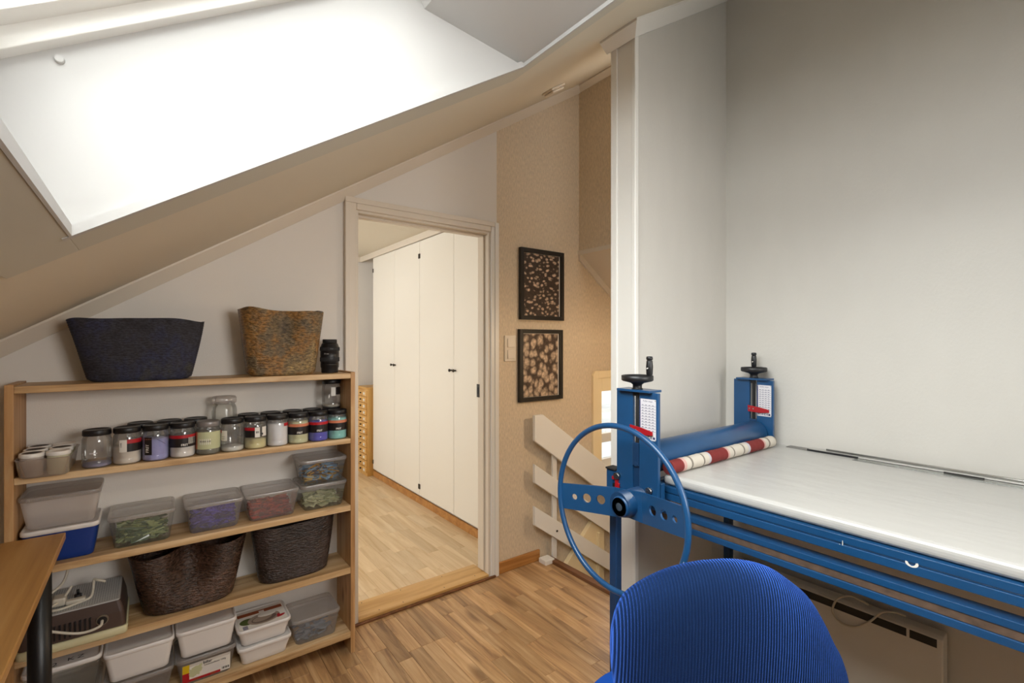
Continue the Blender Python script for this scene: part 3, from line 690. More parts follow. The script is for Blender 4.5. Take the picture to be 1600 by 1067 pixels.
# ------------------------------------------------ jars
def patch(mb, cx, cy, z0, z1, r, a0, a1, mi=0):
    n = max(2, int(abs(a1-a0)/.15)); vs = []
    for k in range(n+1):
        a = a0+(a1-a0)*k/n
        vs += [(cx+r*math.cos(a), cy+r*math.sin(a), z0), (cx+r*math.cos(a), cy+r*math.sin(a), z1)]
    mb.add(vs, [(2*k, 2*k+2, 2*k+3, 2*k+1) for k in range(n)], mi)
PW = {}
def powder(hexc):
    if hexc not in PW:
        M['pw'+hexc] = plain('powder_'+hexc[1:], hexc, .8, bump=(900, .0006)); PW[hexc] = 1
    return 'pw'+hexc
jarmesh = {}
def jar(label, x, y, z, fill=0, col='#e0dcd6', labels=None, r=.0410, h=.130, lid='black', group='plastic jars of glass frit', body='jar', name='frit_jar'):
    t = thing(name, label, 'jar', (x, y, z), group)
    b = h-.004
    m = MB(); m.lathe((x, y, z), [(r-.006, 0), (r-.001, .003), (r, .008), (r-.0006, .020), (r-.0012, .022), (r, .024), (r, b-.032), (r-.0015, b-.027), (r-.004, b-.020), (r-.005, b-.006)], 36)
    m.build('jar_body', body, t)
    if fill:
        m = MB(); m.lathe((x, y, z), [(r-.008, .0015), (r-.0025, .004), (r-.0018, .009), (r-.0018, min(fill, b-.034)), (r*.5, min(fill, b-.034)+.002), (0, min(fill, b-.034)+.001)], 32)
        m.build('glass_frit', powder(col), t)
    R2 = r-.0012
    m = MB(); m.lathe((x, y, z+h-.020), [(R2-.001, 0), (R2, .001), (R2, .016), (R2-.002, .0195), (R2-.006, .0195), (R2-.007, .018), (0, .018)], 40)
    l = m.build('lid', lid, t)
    if labels:
        m = MB(); mats = []
        def mi(n):
            if n not in mats: mats.append(n)
            return mats.index(n)
        ca = camang(x, y)
        for it in labels:
            if it[0] == 'p':
                _, a0, a1, z0, z1, mt = it; patch(m, x, y, z+z0, z+z1, r+.0006, ca+a0, ca+a1, mi(mt))
            else:
                _, s, a, zz, size, mt, rot = it
                f0 = cylfn(x, y, z+zz, r+.001, ca+a)
                if rot: f = lambda u, v, f0=f0, c=math.cos(rot), s_=math.sin(rot): f0(c*u-s_*v, s_*u+c*v)
                else: f = f0
                add_text(m, s, size, f, mi(mt), size*.03)
        m.build('jar_label', mats, t)
    return t
yf, yb_, zj = 2.232, 2.327, ZS[1]+.0002
fx = [-.147+.0829*k for k in range(11)]
RB = lambda top: [('p', -1.5, 1.5, .040, .073, 'label'), ('p', -1.5, 1.5, .073, .085, top), ('t', 'FRIT', .15, .048, .012, 'paperw', 0)]
jar('nearly empty clear jar, black lid, at left end of front row', fx[0], yf, zj, .012, '#8b86a6', [('p', -.5, .0, .05, .054, 'paper')])
jar('jar of off-white frit with red and black side label, second in front row', fx[1], yf, zj, .062, '#e6ddd2', [('p', -.55, -.02, .045, .088, 'paperw'), ('p', -.02, 1.4, .045, .074, 'label'), ('p', -.02, 1.4, .074, .088, 'pred'), ('t', '3 4 8', -.42, .07, .007, 'ink', PI/2)])
jar('jar of lavender frit with upright black label and diagonal sticker', fx[2], yf, zj, .078, '#a3a4dc', [('p', -.9, -.28, .024, .088, 'label'), ('t', 'FRIT', -.62, .048, .016, 'paperw', PI/2), ('t', '-----------', .45, .07, .011, 'ink', -.65), ('p', -.85, -.33, .080, .082, 'salmon')])
jar('jar of white frit, black and red label with small white sticker', fx[3], yf, zj, .045, '#efe9e4', RB('pred')+[('p', .45, 1.2, .05, .075, 'paperw')])
jar('glass jar with grey lid and pale green paper label', fx[4], yf, zj, .10, '#6f6c58', [('p', -1.0, 1.4, .022, .088, 'labelg'), ('p', -.8, .35, .040, .062, 'paperw'), ('p', -1.5, -1.0, .022, .088, 'salmon'), ('t', 'SILVER 0.02', -.25, .052, .008, 'ink', 0)], lid='grmet', h=.127, name='glass_jar')
jar('clear jar with torn white sticker and little white powder', fx[5], yf, zj, .018, '#e2e0d8', [('p', -1.2, -.45, .045, .085, 'paperw'), ('p', -1.3, -1.1, .075, .088, 'pred'), ('t', '----', -.85, .062, .012, 'ink', 0), ('t', '----', -.85, .054, .012, 'ink', 0)])
jar('jar of creamy yellow frit with dark label and white barcode stickers', fx[6], yf, zj, .038, '#e6dba2', [('p', -1.2, -.05, .048, .076, 'label'), ('p', -1.2, -.05, .076, .088, 'pred'), ('p', -.05, .4, .048, .088, 'paperw'), ('p', .62, 1.2, .05, .088, 'paperw'), ('t', 'IIII', .17, .068, .012, 'ink', 0), ('p', .55, .72, .056, .064, 'ink')])
jar('jar full of white frit with small red sticker at right', fx[7], yf, zj, .095, '#f2f0f2', [('p', .65, 1.5, .082, .095, 'pred')])
jar('jar of pale yellow-green frit with salmon and black label', fx[8], yf, zj, .092, '#dcdbb0', RB('salmon'))
jar('jar of deep blue frit with red and black label', fx[9], yf, zj, .085, '#3636cc', RB('pred'))
jar('jar of turquoise frit with orange and black label, right end of front row', fx[10], yf, zj, .092, '#8ad6d2', RB('salmon'))
bx = [-.027, .064, .150, .338, .424, .513, .597, .683]
bl = ['black-lidded jar in the back row behind the off-white and lavender jars', 'black-lidded jar in back row between the lavender jar and white frit jar',
      'black-lidded jar in back row behind the grey-lidded glass jar', 'black-lidded back-row jar just right of the tall clear glass jar',
      'black-lidded back-row jar behind the jar of white frit with red sticker', 'black-lidded back-row jar behind the pale yellow-green frit jar',
      'black-lidded back-row jar behind the deep blue frit jar', 'black-lidded jar in back corner with another jar stacked on it']
bc = ['#bdb9c4', '#d2cdc8', '#a9a795', '#c9c3a0', '#b9b4ad', '#6d7fa8', '#9a8fb0', '#c4bfb8']
for x, l, c in zip(bx, bl, bc):
    jar(l, x, yb_, zj, .07, c, [('p', -1.5, 1.5, .04, .08, 'label')], group='plastic jars of glass frit')
jar('clear jar with white tag stacked on top of the back corner jar', bx[-1], yb_, zj+.1302, .012, '#b8ae9c', [('p', .0, .5, .055, .095, 'paperw'), ('p', .5, 1.4, .06, .095, 'label')])
# tall clear glass jar
t = thing('glass_jar', 'tall clear empty glass jar with glass lid behind the front row', 'jar', (.25, 2.335, zj))
m = MB(); m.lathe((.25, 2.335, zj), [(.040, 0), (.045, .004), (.046, .012), (.046, .155), (.043, .168), (.039, .174), (.039, .180)], 36); m.build('jar_body', 'tubg', t)
m = MB(); m.lathe((.25, 2.335, zj+.181), [(.043, 0), (.045, .003), (.045, .022), (.040, .028), (0, .029)], 36); m.build('lid', 'lidc', t)
# ------------------------------------------------ tubs
def rr(x0, x1, y0, y1, z, rad, n=6):
    out = []
    for cx, cy, a0 in ((x1-rad, y1-rad, 0), (x0+rad, y1-rad, PI/2), (x0+rad, y0+rad, PI), (x1-rad, y0+rad, 1.5*PI)):
        for k in range(n+1):
            a = a0+PI/2*k/n; out.append((cx+rad*math.cos(a), cy+rad*math.sin(a), z))
    return out
def shards(x0, x1, y0, y1, z0, z1, cols, seed, n=80):
    rnd = random.Random(seed); m = MB(); mats = []
    for c in cols:
        k = 'sh'+c
        if k not in M: M[k] = plain('glass_shard_'+c[1:], c, .2)
        mats.append(k)
    for _ in range(n):
        l = rnd.uniform(.02, .07); w2 = rnd.uniform(.003, .012); th = .0015
        ang = rnd.uniform(-.9, .9); tilt = rnd.uniform(-.25, .25)
        cx = rnd.uniform(x0+.014, x1-.014); cy = rnd.uniform(y0+.012, y1-.012); cz = rnd.uniform(z0+.004, z1-.004)
        l = min(l, 2*(min(cx-x0, x1-cx)), .9); R = Matrix.Rotation(ang, 3, 'Z')@Matrix.Rotation(tilt, 3, 'Y')@Matrix.Rotation(rnd.uniform(-.9, .9), 3, 'X')
        vs = []
        for sx, sy, sz in ((-1,-1,-1),(1,-1,-1),(1,1,-1),(-1,1,-1),(-1,-1,1),(1,-1,1),(1,1,1),(-1,1,1)):
            k = .3 if sx > 0 and rnd.random() < .5 else 1
            v = R@Vector((sx*l/2, sy*w2*k, sz*th)); 
            vs.append((min(max(cx+v.x, x0), x1), min(max(cy+v.y, y0), y1), max(cz+v.z, z0)))
        m.add(vs, [(0,3,2,1),(4,5,6,7),(0,1,5,4),(1,2,6,5),(2,3,7,6),(3,0,4,7)], rnd.randrange(len(cols)))
    return m, mats
def tub(label, x0, x1, y0, y1, z0, z1, body, lid, rib=True, content=None, group='plastic food tubs on the shelves', name='plastic_tub', taper=.014, lidcol=None):
    z0 += .0003
    t = thing(name, label, 'tub', ((x0+x1)/2, (y0+y1)/2, z0), group)
    e = .004; zl = z1-.014; th = .0012
    bx0, bx1, by0, by1 = x0+e+taper, x1-e-taper, y0+e+taper, y1-e-taper
    R = []
    for z, k in ((z0, 1.25), (z0+.004, 1.0), (z0+.02, .85), (zl, 0)):
        q = (e+taper*k); R.append(rr(x0+q, x1-q, y0+q, y1-q, z, .018))
    m = MB(); m.loft(R, caps=(True, False)); m.build('tub_body', body, t)
    m = MB()
    m.loft([rr(x0+.003, x1-.003, y0+.003, y1-.003, z1-.016, .02), rr(x0, x1, y0, y1, z1-.014, .022), rr(x0, x1, y0, y1, z1-.003, .022), rr(x0+.002, x1-.002, y0+.002, y1-.002, z1, .02),
            rr(x0+.007, x1-.007, y0+.007, y1-.007, z1, .017), rr(x0+.009, x1-.009, y0+.009, y1-.009, z1-.005, .015)])
    lo = m.build('lid', lid, t)
    if rib:
        m = MB(); k = int((x1-x0-.05)/.006)
        for i in range(k):
            xx = x0+.025+i*.006; m.box(xx, xx+.003, y0-.0012, y0+.001, z1-.0135, z1-.006)
        m.build('rim_ribs', lid, lo, kind='stuff')
    if content:
        cols, hgt, n, seed = content
        mm, mats = shards(bx0+.003, bx1-.003, by0+.003, by1-.003, z0+.005, z0+.005+hgt, cols, seed, n)
        mm.build('glass_shards', mats, t, kind='stuff')
    return t
YT0, YT1 = 2.2, 2.382
tub('royal blue tub with white rim on the left of the third shelf', -.338, -.138, YT0, YT1, .671, .788, 'tubblue', 'tubw', False)
tub('milky empty tub stacked on the royal blue tub', -.342, -.135, YT0, YT1, .788, .90, 'tubm', 'lidc')
tub('clear tub of green glass shards on the third shelf', -.119, .080, YT0, YT1, .671, .788, 'tubg', 'lidc', True, (['#8c9a68', '#aab985', '#6f8468', '#bcc79b', '#5d7058'], .060, 260, 1))
tub('tub of violet-blue glass shards on the third shelf', .107, .305, YT0, YT1, .671, .785, 'tubc', 'lidc', True, (['#3a2f8c', '#4a3fae', '#352e6e', '#5a50c0'], .088, 480, 2))
tub('tub of red glass shards on the third shelf', .311, .516, YT0, YT1, .671, .785, 'tubc', 'lidc', False, (['#8e2a30', '#a33035', '#c2432c', '#6f2028'], .056, 320, 3))
tub('clear tub of pale cream glass strips at right end of third shelf', .521, .720, YT0, YT1, .671, .785, 'tubg', 'lidc', True, (['#bdbd96', '#cfcda8', '#9aa07a'], .045, 200, 4))
tub('clear tub of yellow and light blue glass pieces, stacked at right end', .521, .720, YT0, YT1, .785, .893, 'tubg', 'lidc', True, (['#b88a35', '#7fa3c4', '#8fb2d0', '#4a3b46', '#c9a45a', '#7fa3c4'], .06, 170, 5))
# bottom shelf
tub('dark grey tub hidden low at the left end of bottom shelf', -.335, -.137, YT0, YT1, .099, .212, 'tubg', 'lidc', False)
tg = tub('smoky grey tub with pale rim under the brown appliance', -.335, -.132, YT0-.005, YT1-.005, .212, .325, 'tubg', 'tubw', False)
tub('clear lower tub in the stack right of the smoky grey tub', -.130, .074, YT0, YT1, .099, .200, 'tubc', 'lidc')
tub('plain white tub stacked on clear tub, left of the middle', -.130, .076, YT0-.005, YT1-.005, .200, .311, 'tubw', 'tubw', False)
tl = tub('clear lower tub with yellow, red and white printed label', .078, .279, YT0, YT1, .099, .205, 'tubc', 'lidc')
tub('plain white tub stacked on the tub with printed label', .079, .280, YT0-.005, YT1-.005, .205, .314, 'tubw', 'tubw', False)
tub('shallow white tub at the bottom of the pair with printed lid', .282, .484, YT0-.005, YT1-.01, .099, .174, 'tubw', 'tubw', False)
tp = tub('shallow white tub with printed food picture on its lid', .281, .482, YT0-.005, YT1-.01, .174, .247, 'tubw', 'tubw', False)
tub('cloudy clear tub at right end of the bottom shelf', .488, .690, YT0, YT1, .099, .213, 'tubc', 'lidc', True, (['#6e7f92', '#8494a4'], .03, 40, 8))
# printed front label of lower tub (tilted like the tub's wall)
def tubfront(xc, zc_, y=2.2065, k=.145):
    return lambda u, v: (xc+u, y-.0012-(zc_+v-.185)*k, zc_+v)
m = MB(); fn = tubfront(.182, .143); mats = ['paperw', 'pyel', 'pred', 'labelg', 'ink', 'paper', 'orange']
def quad(m, fn, u0, u1, v0, v1, mi, off=0):
    m.add([tuple(Vector(fn(u, v))+Vector((0, -off, 0))) for u, v in ((u0, v0), (u1, v0), (u1, v1), (u0, v1))], [(0, 1, 2, 3)], mi)
quad(m, fn, -.082, .075, -.033, .038, 0); quad(m, fn, -.082, -.060, .005, .038, 1, .0004); quad(m, fn, -.082, -.060, -.033, .005, 2, .0004)
quad(m, fn, -.060, .042, -.033, -.023, 2, .0004)
for q in range(5): m.add([tuple(Vector(fn(-.04+.014*math.cos(a+q)*(1+.3*(q % 2))+(q-2)*.004, .006+.016*math.sin(a)+(q-2)*.004))+Vector((0, -.0005-.0001*q, 0))) for a in [i*PI/4 for i in range(8)]], [list(range(8))], 3)
add_text(m, 'bilar', .017, lambda u, v: tuple(Vector(fn(u-.001, v+.028))+Vector((0, -.0009, 0))), 4, .0005)
add_text(m, 'Limmaselaset 100g', .0095, lambda u, v: tuple(Vector(fn(u+.024, v+.017))+Vector((0, -.0009, 0))), 4, .0002)
for k in range(6): quad(m, fn, -.018, .04+.02*(k % 2), .008-k*.0045, .0095-k*.0045, 5, .0006)
for k in range(9): quad(m, fn, .047+k*.0028, .0482+k*.0028+(.0008 if k % 3 else 0), -.026, -.017, 4, .0006)
for k in range(2): quad(m, fn, -.045+.055*k, -.03+.055*k, -.030, -.026, 6, .0008)
m.build('printed_label', mats, tl)
# small label on the lower clear tub of the stack left of it
m = MB(); f2 = tubfront(.0, .15)
quad(m, f2, .0, .06, -.03, .03, 0); add_text(m, 'Lim 100', .011, lambda u, v: tuple(Vector(f2(u+.03, v+.02))+Vector((0, -.0008, 0))), 1, .0003)
# printed lid picture
m = MB(); z = .2435; X0, X1, Y0, Y1 = .292, .471, 2.207, 2.36
def disc(m, cx, cy, rx, ry, z, mi, rot=0, n=20):
    c, s = math.cos(rot), math.sin(rot)
    m.add([(cx+rx*math.cos(2*PI*i/n)*c-ry*math.sin(2*PI*i/n)*s, cy+rx*math.cos(2*PI*i/n)*s+ry*math.sin(2*PI*i/n)*c, z) for i in range(n)], [list(range(n))], mi)
M['plate'] = plain('print_beige', '#a08f80', .4); M['plate2'] = plain('print_taupe', '#6a5850', .4); M['pgrey'] = plain('print_grey', '#8d8c9c', .4)
m.add([(X0, Y0, z), (X1, Y0, z), (X1, Y1, z), (X0, Y1, z)], [(0, 1, 2, 3)], 0)
m.box(X0+.004, X1-.004, Y1-.045, Y1-.02, z, z+.0003, 1); disc(m, X0+.035, Y0+.06, .03, .026, z+.0006, 2); m.box(X0+.012, X0+.03, Y0+.002, Y0+.03, z, z+.0003, 6)
disc(m, X0+.095, Y0+.055, .062, .042, z+.0008, 3, .1); disc(m, X0+.095, Y0+.052, .048, .03, z+.0010, 4, .1); disc(m, X0+.09, Y0+.056, .038, .022, z+.0012, 3, .2); disc(m, X0+.11, Y0+.08, .035, .018, z+.0014, 0)
disc(m, X1-.022, Y0+.035, .018, .008, z+.0014, 5, .4); disc(m, X1-.03, Y0+.045, .01, .006, z+.0016, 5, 1.2); m.box(X0+.085, X0+.105, Y1-.05, Y1-.03, z+.0003, z+.0008, 0)
m.build('printed_picture', ['paperw', 'orange', 'green', 'plate', 'plate2', 'pred', 'pgrey'], tp)
# scribbles on smoky tub lid
m = MB(); add_text(m, 'Z', .03, lambda u, v: (-.19+u, 2.235+v, .3215)); add_text(m, 'K', .03, lambda u, v: (-.215+u, 2.235+v, .3215)); add_text(m, '2', .03, lambda u, v: (-.255+u, 2.225+v, .3215)); m.build('pen_marks', 'ink', tg)
# tray of little cups
t = thing('cup_tray', 'clear plastic tray at the left end of the second shelf', 'tray', (-.27, 2.24, ZS[1]))
tx0, tx1, ty0, ty1, tz = -.341, -.203, 2.135, 2.375, ZS[1]+.0003
m = MB()
m.loft([rr(tx0+q, tx1-q, ty0+q, ty1-q, z, .02) for z, q in ((tz, .016), (tz+.005, .010), (tz+.058, .003), (tz+.06, .0), (tz+.062, .0), (tz+.062, .003), (tz+.056, .0045), (tz+.006, .0115), (tz+.0015, .016))])
m.build('tray_body', 'tubc', t)
for i in range(2):
    for j in range(3):
        x = -.3045+i*.064; y = 2.185+j*.068; top = 'label' if not (i == 1 and j in (0, 2)) else 'tubw'
        L_ = ['front', 'middle', 'back'][j]+(' left' if i == 0 else ' right')
        t = thing('pot', f'small white-lidded pot, {L_} one in the clear tray', 'pot', (x, y, tz+.002), 'small pots in the clear tray')
        m = MB(); m.lathe((x, y, tz+.002), [(.024, 0), (.027, .003), (.029, .055), (.028, .062)], 28); m.build('pot_body', powder('#cbc8ad' if i else '#b5aaa4'), t)
        m = MB(); m.lathe((x, y, tz+.063), [(.030, 0), (.031, .002), (.031, .012), (.0295, .014), (.026, .014), (.025, .0125), (0, .0125)], 32); m.build('lid', 'white', t)
        if top == 'label':
            m = MB(); m.lathe((x, y, tz+.0757), [(.0245, 0), (.0245, .0004), (0, .0004)], 28); m.build('lid_sticker', powder('#55504c'), t)
# ------------------------------------------------ appliance on fourth shelf
t = thing('ventilated_appliance', 'brown and cream appliance with grey mesh top on the fourth shelf', 'appliance', (-.2, 2.26, ZS[3]))
z0 = ZS[3]+.0003
m = MB(); m.loft([rr(-.335, -.064, 2.150, 2.380, z0+.008, .012), rr(-.338, -.061, 2.147, 2.383, z0+.012, .012), rr(-.338, -.061, 2.147, 2.383, z0+.036, .012)]); m.build('base_tray', 'cream', t)
m = MB(); m.loft([rr(-.334, -.065, 2.152, 2.379, z0+.036, .012), rr(-.330, -.070, 2.156, 2.377, z0+.085, .012), rr(-.322, -.080, 2.163, 2.375, z0+.122, .012)], smooth=False); m.build('housing', 'brownp', t)
m = MB(); m.loft([rr(-.320, -.082, 2.165, 2.373, z0+.122, .01), rr(-.320, -.082, 2.165, 2.373, z0+.126, .01)], smooth=False); tp_ = m.build('top_plate', 'alu2' if 'alu2' in M else 'steel', t)
M['mesh'] = plain('grey_mesh_plate', '#bdbdbb', .45, .2, bump=(900, .0004)); tp_.data.materials[0] = M['mesh']
m = MB()
for k in range(34):
    for j in range(28):
        x = -.31+k*.0066; y = 2.175+j*.007; m.box(x, x+.003, y, y+.003, z0+.126, z0+.1262)
M['hole'] = plain('vent_hole', '#7f8285', .8); m.build('vent_perforation', 'hole', t, kind='stuff')
for x in (-.30, -.115):
    m = MB(); m.box(x-.02, x+.02, 2.16, 2.36, z0, z0+.009); m.build('foot', 'cream', t)
for k in range(9):
    x = -.262+k*.0125; m = MB(); m.box(x, x+.005, 2.1475+.003, 2.16, z0+.044, z0+.090); m.build('vent_slot', 'black', t)
m = MB(); m.cyl((-.128, 2.150, z0+.072), (-.128, 2.165, z0+.072), .017, n=24); m.build('cable_socket', 'steel', t)
m = MB(); m.cyl((-.128, 2.148, z0+.072), (-.128, 2.152, z0+.072), .013, n=24); m.build('socket_grommet', 'black', t)
zt = z0+.130
m = MB(); m.tube(smoothpts([(-.128, 2.150, z0+.072), (-.135, 2.13, z0+.062), (-.18, 2.12, z0+.062), (-.235, 2.118, z0+.085), (-.29, 2.13, z0+.11)]), .0042, 10); m.build('power_cord', 'cable', t)
m = MB(); m.tube(smoothpts([(-.29, 2.185, zt+.004), (-.24, 2.18, zt+.002), (-.20, 2.195, zt+.002), (-.165, 2.22, zt+.002), (-.158, 2.24, zt+.02), (-.157, 2.26, zt+.045), (-.145, 2.25, zt+.045), (-.125, 2.25, zt+.035)]), .0042, 10)
m.tube(smoothpts([(-.30, 2.20, zt+.03), (-.255, 2.23, zt+.05), (-.235, 2.26, zt+.065), (-.225, 2.28, zt+.105)]), .0042, 10)
m.tube(smoothpts([(-.27, 2.18, zt+.01), (-.235, 2.22, zt+.02), (-.215, 2.25, zt+.045)]), .004, 10)
tag(recenter(m.build('cable', 'cable')), 'loose white cable coiled on top of the brown appliance', 'cable')
t = thing('power_plug', 'pale plug adapter lying among the cables on the appliance', 'plug', (-.21, 2.22, zt))
m = MB(); m.box(-.26, -.225, 2.205, 2.25, zt, zt+.028); m.build('plug_body', 'cable', t, .006)
m = MB(); m.box(-.226, -.175, 2.20, 2.222, zt, zt+.014); m.build('plug_strip', 'cable', t, .004)
m = MB(); m.cyl((-.198, 2.245, zt), (-.198, 2.245, zt+.014), .010); m.cyl((-.198, 2.245, zt+.014), (-.198, 2.245, zt+.03), .004); m.build('small_knob', 'black', t)
# ------------------------------------------------ desk
t = thing('desk', 'wooden desk with thin brown top and black leg, in front of shelf', 'desk', (-.8, 1.5, 0))
m = MB(); m.box(-1.42, -.219, .80, 2.148, .762, .785); m.build('desktop', 'desk', t, .003)
for x, y in ((-.249, 1.9), (-.249, .9), (-1.38, 1.9), (-1.38, .9)):
    m = MB(); m.cyl((x, y, 0), (x, y, .762), .026, n=24); m.build('leg', 'blackm', t)
m = MB(); m.box(-1.38, -.26, 1.885, 1.915, .73, .761); m.build('rail', 'blackm', t)
m = MB(); m.box(-1.38, -.26, .885, .915, .73, .761); m.build('rail', 'blackm', t)
# ------------------------------------------------ slab roller machine
sr = thing('slab_roller', 'blue enamelled slab roller with big handwheel and two roller towers', 'machine', (1.6, .5, 0))
def part(m, name, mats, bevel=0, par=None, **k): return m.build(name, mats, par or sr, bevel, **k)
XN, XF = 1.205, 1.93
# legs
for (x, y) in ((1.19, 1.034), (1.875, 1.034), (1.23, -.62), (1.875, -.62)):
    m = MB(); m.box(x, x+.028, y, y+.028, 0, .93); part(m, 'leg', 'blued', .003)
# long rails (front and rear)
for xs in (1.2465, 1.94):
    m = MB(); m.box(xs, xs+.03, -.62, 1.0, .9565, .974); m.box(xs+.002, xs+.03, -.62, 1.0, .9535, .9565); m.box(xs-.001, xs+.03, -.62, 1.0, .934, .9535)
    part(m, 'top_rail', 'blue', .0015)
m = MB(); m.box(1.252, 1.29, -.62, 1.0, .887, .903); m.box(1.2545, 1.29, -.62, 1.0, .869, .887, 1); m.box(1.252, 1.29, -.62, 1.0, .852, .869)
part(m, 'lower_rail', ['blue', 'rust'], .0015)
m = MB(); m.box(1.90, 1.93, -.62, 1.0, .86, .90); part(m, 'lower_rail', 'blue', .002)
for y in (-.6, 1.03):
    m = MB(); m.box(1.24, 1.93, y-.015, y+.015, .90, .935); part(m, 'cross_bar', 'blued', .002)
# paint wear marks with real outlines on the front rail
m = MB(); fnr = lambda u, v: (1.2452, .30-u, .957+v)
for i in range(14):
    a = PI*.9+i*PI*1.25/14; a2 = PI*.9+(i+1)*PI*1.25/14
    m.add([fnr(.011*math.cos(a), .008*math.sin(a)), fnr(.011*math.cos(a2), .008*math.sin(a2)), fnr((.006+.002*math.sin(a2))*math.cos(a2), .005*math.sin(a2)), fnr((.006+.002*math.sin(a))*math.cos(a), .005*math.sin(a))], [(0, 1, 2, 3)])
add_text(m, '.1', .016, lambda u, v: (1.2451, .425-u, .957+v)); part(m, 'chipped_paint', 'paperw', kind='stuff')
# end frame plates at roller end (near side)
def tower(x, yl0, yl1, yr0, yr1, near):
    s = -1
    xa, xb = (x-.012, x) if near else (x, x+.012)
    m = MB(); m.box(xa, xb, yl0, yl1, .925 if near else .98, 1.257); part(m, 'tower_plate', 'blue', .0015)
    m = MB(); m.box(xa-.002, xb-.002, yr0, yr1, .925 if near else .98, 1.257); part(m, 'tower_plate', 'blue', .0015)
    yc = (yl0+yr1)/2
    m = MB(); m.box(xa+.004, xb+.004, yr1-.001, yl0+.001, .95, 1.10); part(m, 'slider', 'blued', .001)
    m = MB(); m.box(xa-.003, xb-.006, yr1+.001, yl0-.001, 1.03, 1.10); part(m, 'slider_block', 'blued', .001)
    m = MB(); m.cyl((xa-.004, yc, 1.035), (xa-.002, yc, 1.035), .007, n=14); part(m, 'slider_screw', 'blued')
    m = MB(); m.box(xa-.018, xb+.03, yc-.062, yc+.062, 1.257, 1.264); part(m, 'top_plate', 'blue', .001)
    xr = xa+.006
    m = MB(); m.cyl((xr, yc, 1.08), (xr, yc, 1.262), .0055, n=12)
    part(m, 'threaded_rod', 'blackr')
    m = MB()
    for k in range(60): m.lathe((xr, yc, 1.10+k*.0026), [(.0055, 0), (.0066, .0009), (.0055, .0018)], 10)
    part(m, 'rod_thread', 'blackr', kind='stuff')
    m = MB(); m.box(xa-.0015, xa+.003, yc-.010, yc+.010, 1.243, 1.257); part(m, 'rod_nut', 'black')
    # hand wheel
    hw = MB(); hw.lathe((xr, yc, 1.264), [(.017, 0), (.017, .002), (.014, .004), (.014, .014), (.020, .019), (.044, .025), (.048, .028), (.048, .041), (.045, .043), (.040, .041), (.038, .034), (.014, .030), (0, .030)], 40)
    h = part(hw, 'hand_wheel', 'black')
    gx, gy = (xr+.012, yc-.036) if near else (xr+.01, yc+.005)
    g = MB(); g.lathe((gx, gy, 1.300), [(.006, 0), (.0065, .005), (.0095, .012), (.0105, .035), (.009, .05), (.0075, .054), (.010, .056), (.0095, .0635), (.006, .065)], 20); part(g, 'crank_grip', 'black', par=h)
    g = MB(); g.cyl((gx-.009, gy, 1.328), (gx-.0102, gy+.001, 1.330), .003, n=10); part(g, 'grip_rivet', 'paperw', par=h)
    # pointer
    m = MB(); zp = 1.142
    m.prism([(yc+.017, zp-.012), (yc+.018, zp+.013), (yc-.03, zp+.008), (yc-.066, zp+.001), (yc-.066, zp-.010), (yc-.03, zp-.014)], 'x', xa-.009, xa-.006); p = part(m, 'pointer', 'red', .0008)
    for yy in (yc+.010, yc-.005):
        m = MB(); m.cyl((xa-.0105, yy, zp), (xa-.0088, yy, zp), .0028, n=10); part(m, 'rivet', 'alu', par=p)
    # scale label
    m = MB(); u0, u1 = yr0+.006, yr1-.003; ww = u1-u0
    xs = xa-.0028
    def fl_(u, v): return (xs, u1-u, v)
    m.add([fl_(0, 1.116), fl_(ww, 1.116), fl_(ww, 1.238), fl_(0, 1.238)], [(0, 1, 2, 3)], 0)
    fx_ = lambda u, v: (xs-.0003, u1-u, v)
    m.add([fx_(0, 1.145), fx_(.003, 1.145), fx_(.003, 1.238), fx_(0, 1.238)], [(0, 1, 2, 3)], 2)
    for r_ in range(10):
        vv = 1.222-r_*.0083
        m.add([fx_(.006, vv-.0050), fx_(ww-.001, vv-.0050), fx_(ww-.001, vv-.0043), fx_(.006, vv-.0043)], [(0, 1, 2, 3)], 1)
        for c_ in range(4):
            uu = .008+c_*(ww-.010)/4
            m.add([fx_(uu, vv-.003), fx_(uu+.006, vv-.003), fx_(uu+.006, vv-.0015), fx_(uu, vv-.0015)], [(0, 1, 2, 3)], 1)
    add_text(m, 'Roller stops', .007, lambda u, v: fx_(ww/2+u, 1.2315+v), 1)
    add_text(m, 'ROHDE', .0125, lambda u, v: fx_(ww/2-.004+u, 1.1235+v), 1, .0003)
    m.add([fx_(ww-.007+.0042*math.cos(a), 1.1235+.0045*math.sin(a)) for a in [i*PI/3+.5 for i in range(6)]], [list(range(6))], 1)
    part(m, 'scale_label', ['paper', 'inkb', 'inkb'])
    for uu, vv in ((.002, 1.235), (ww-.002, 1.235), (.002, 1.119), (ww-.001, 1.118)):
        m = MB(); m.cyl(fx_(uu, vv), (xs-.0015, u1-uu, vv), .0016, n=8); part(m, 'rivet', 'alu')
tower(XN, .970, 1.034, .876, .944, True)
tower(XF+.005, .985, 1.050, .892, .955, False)
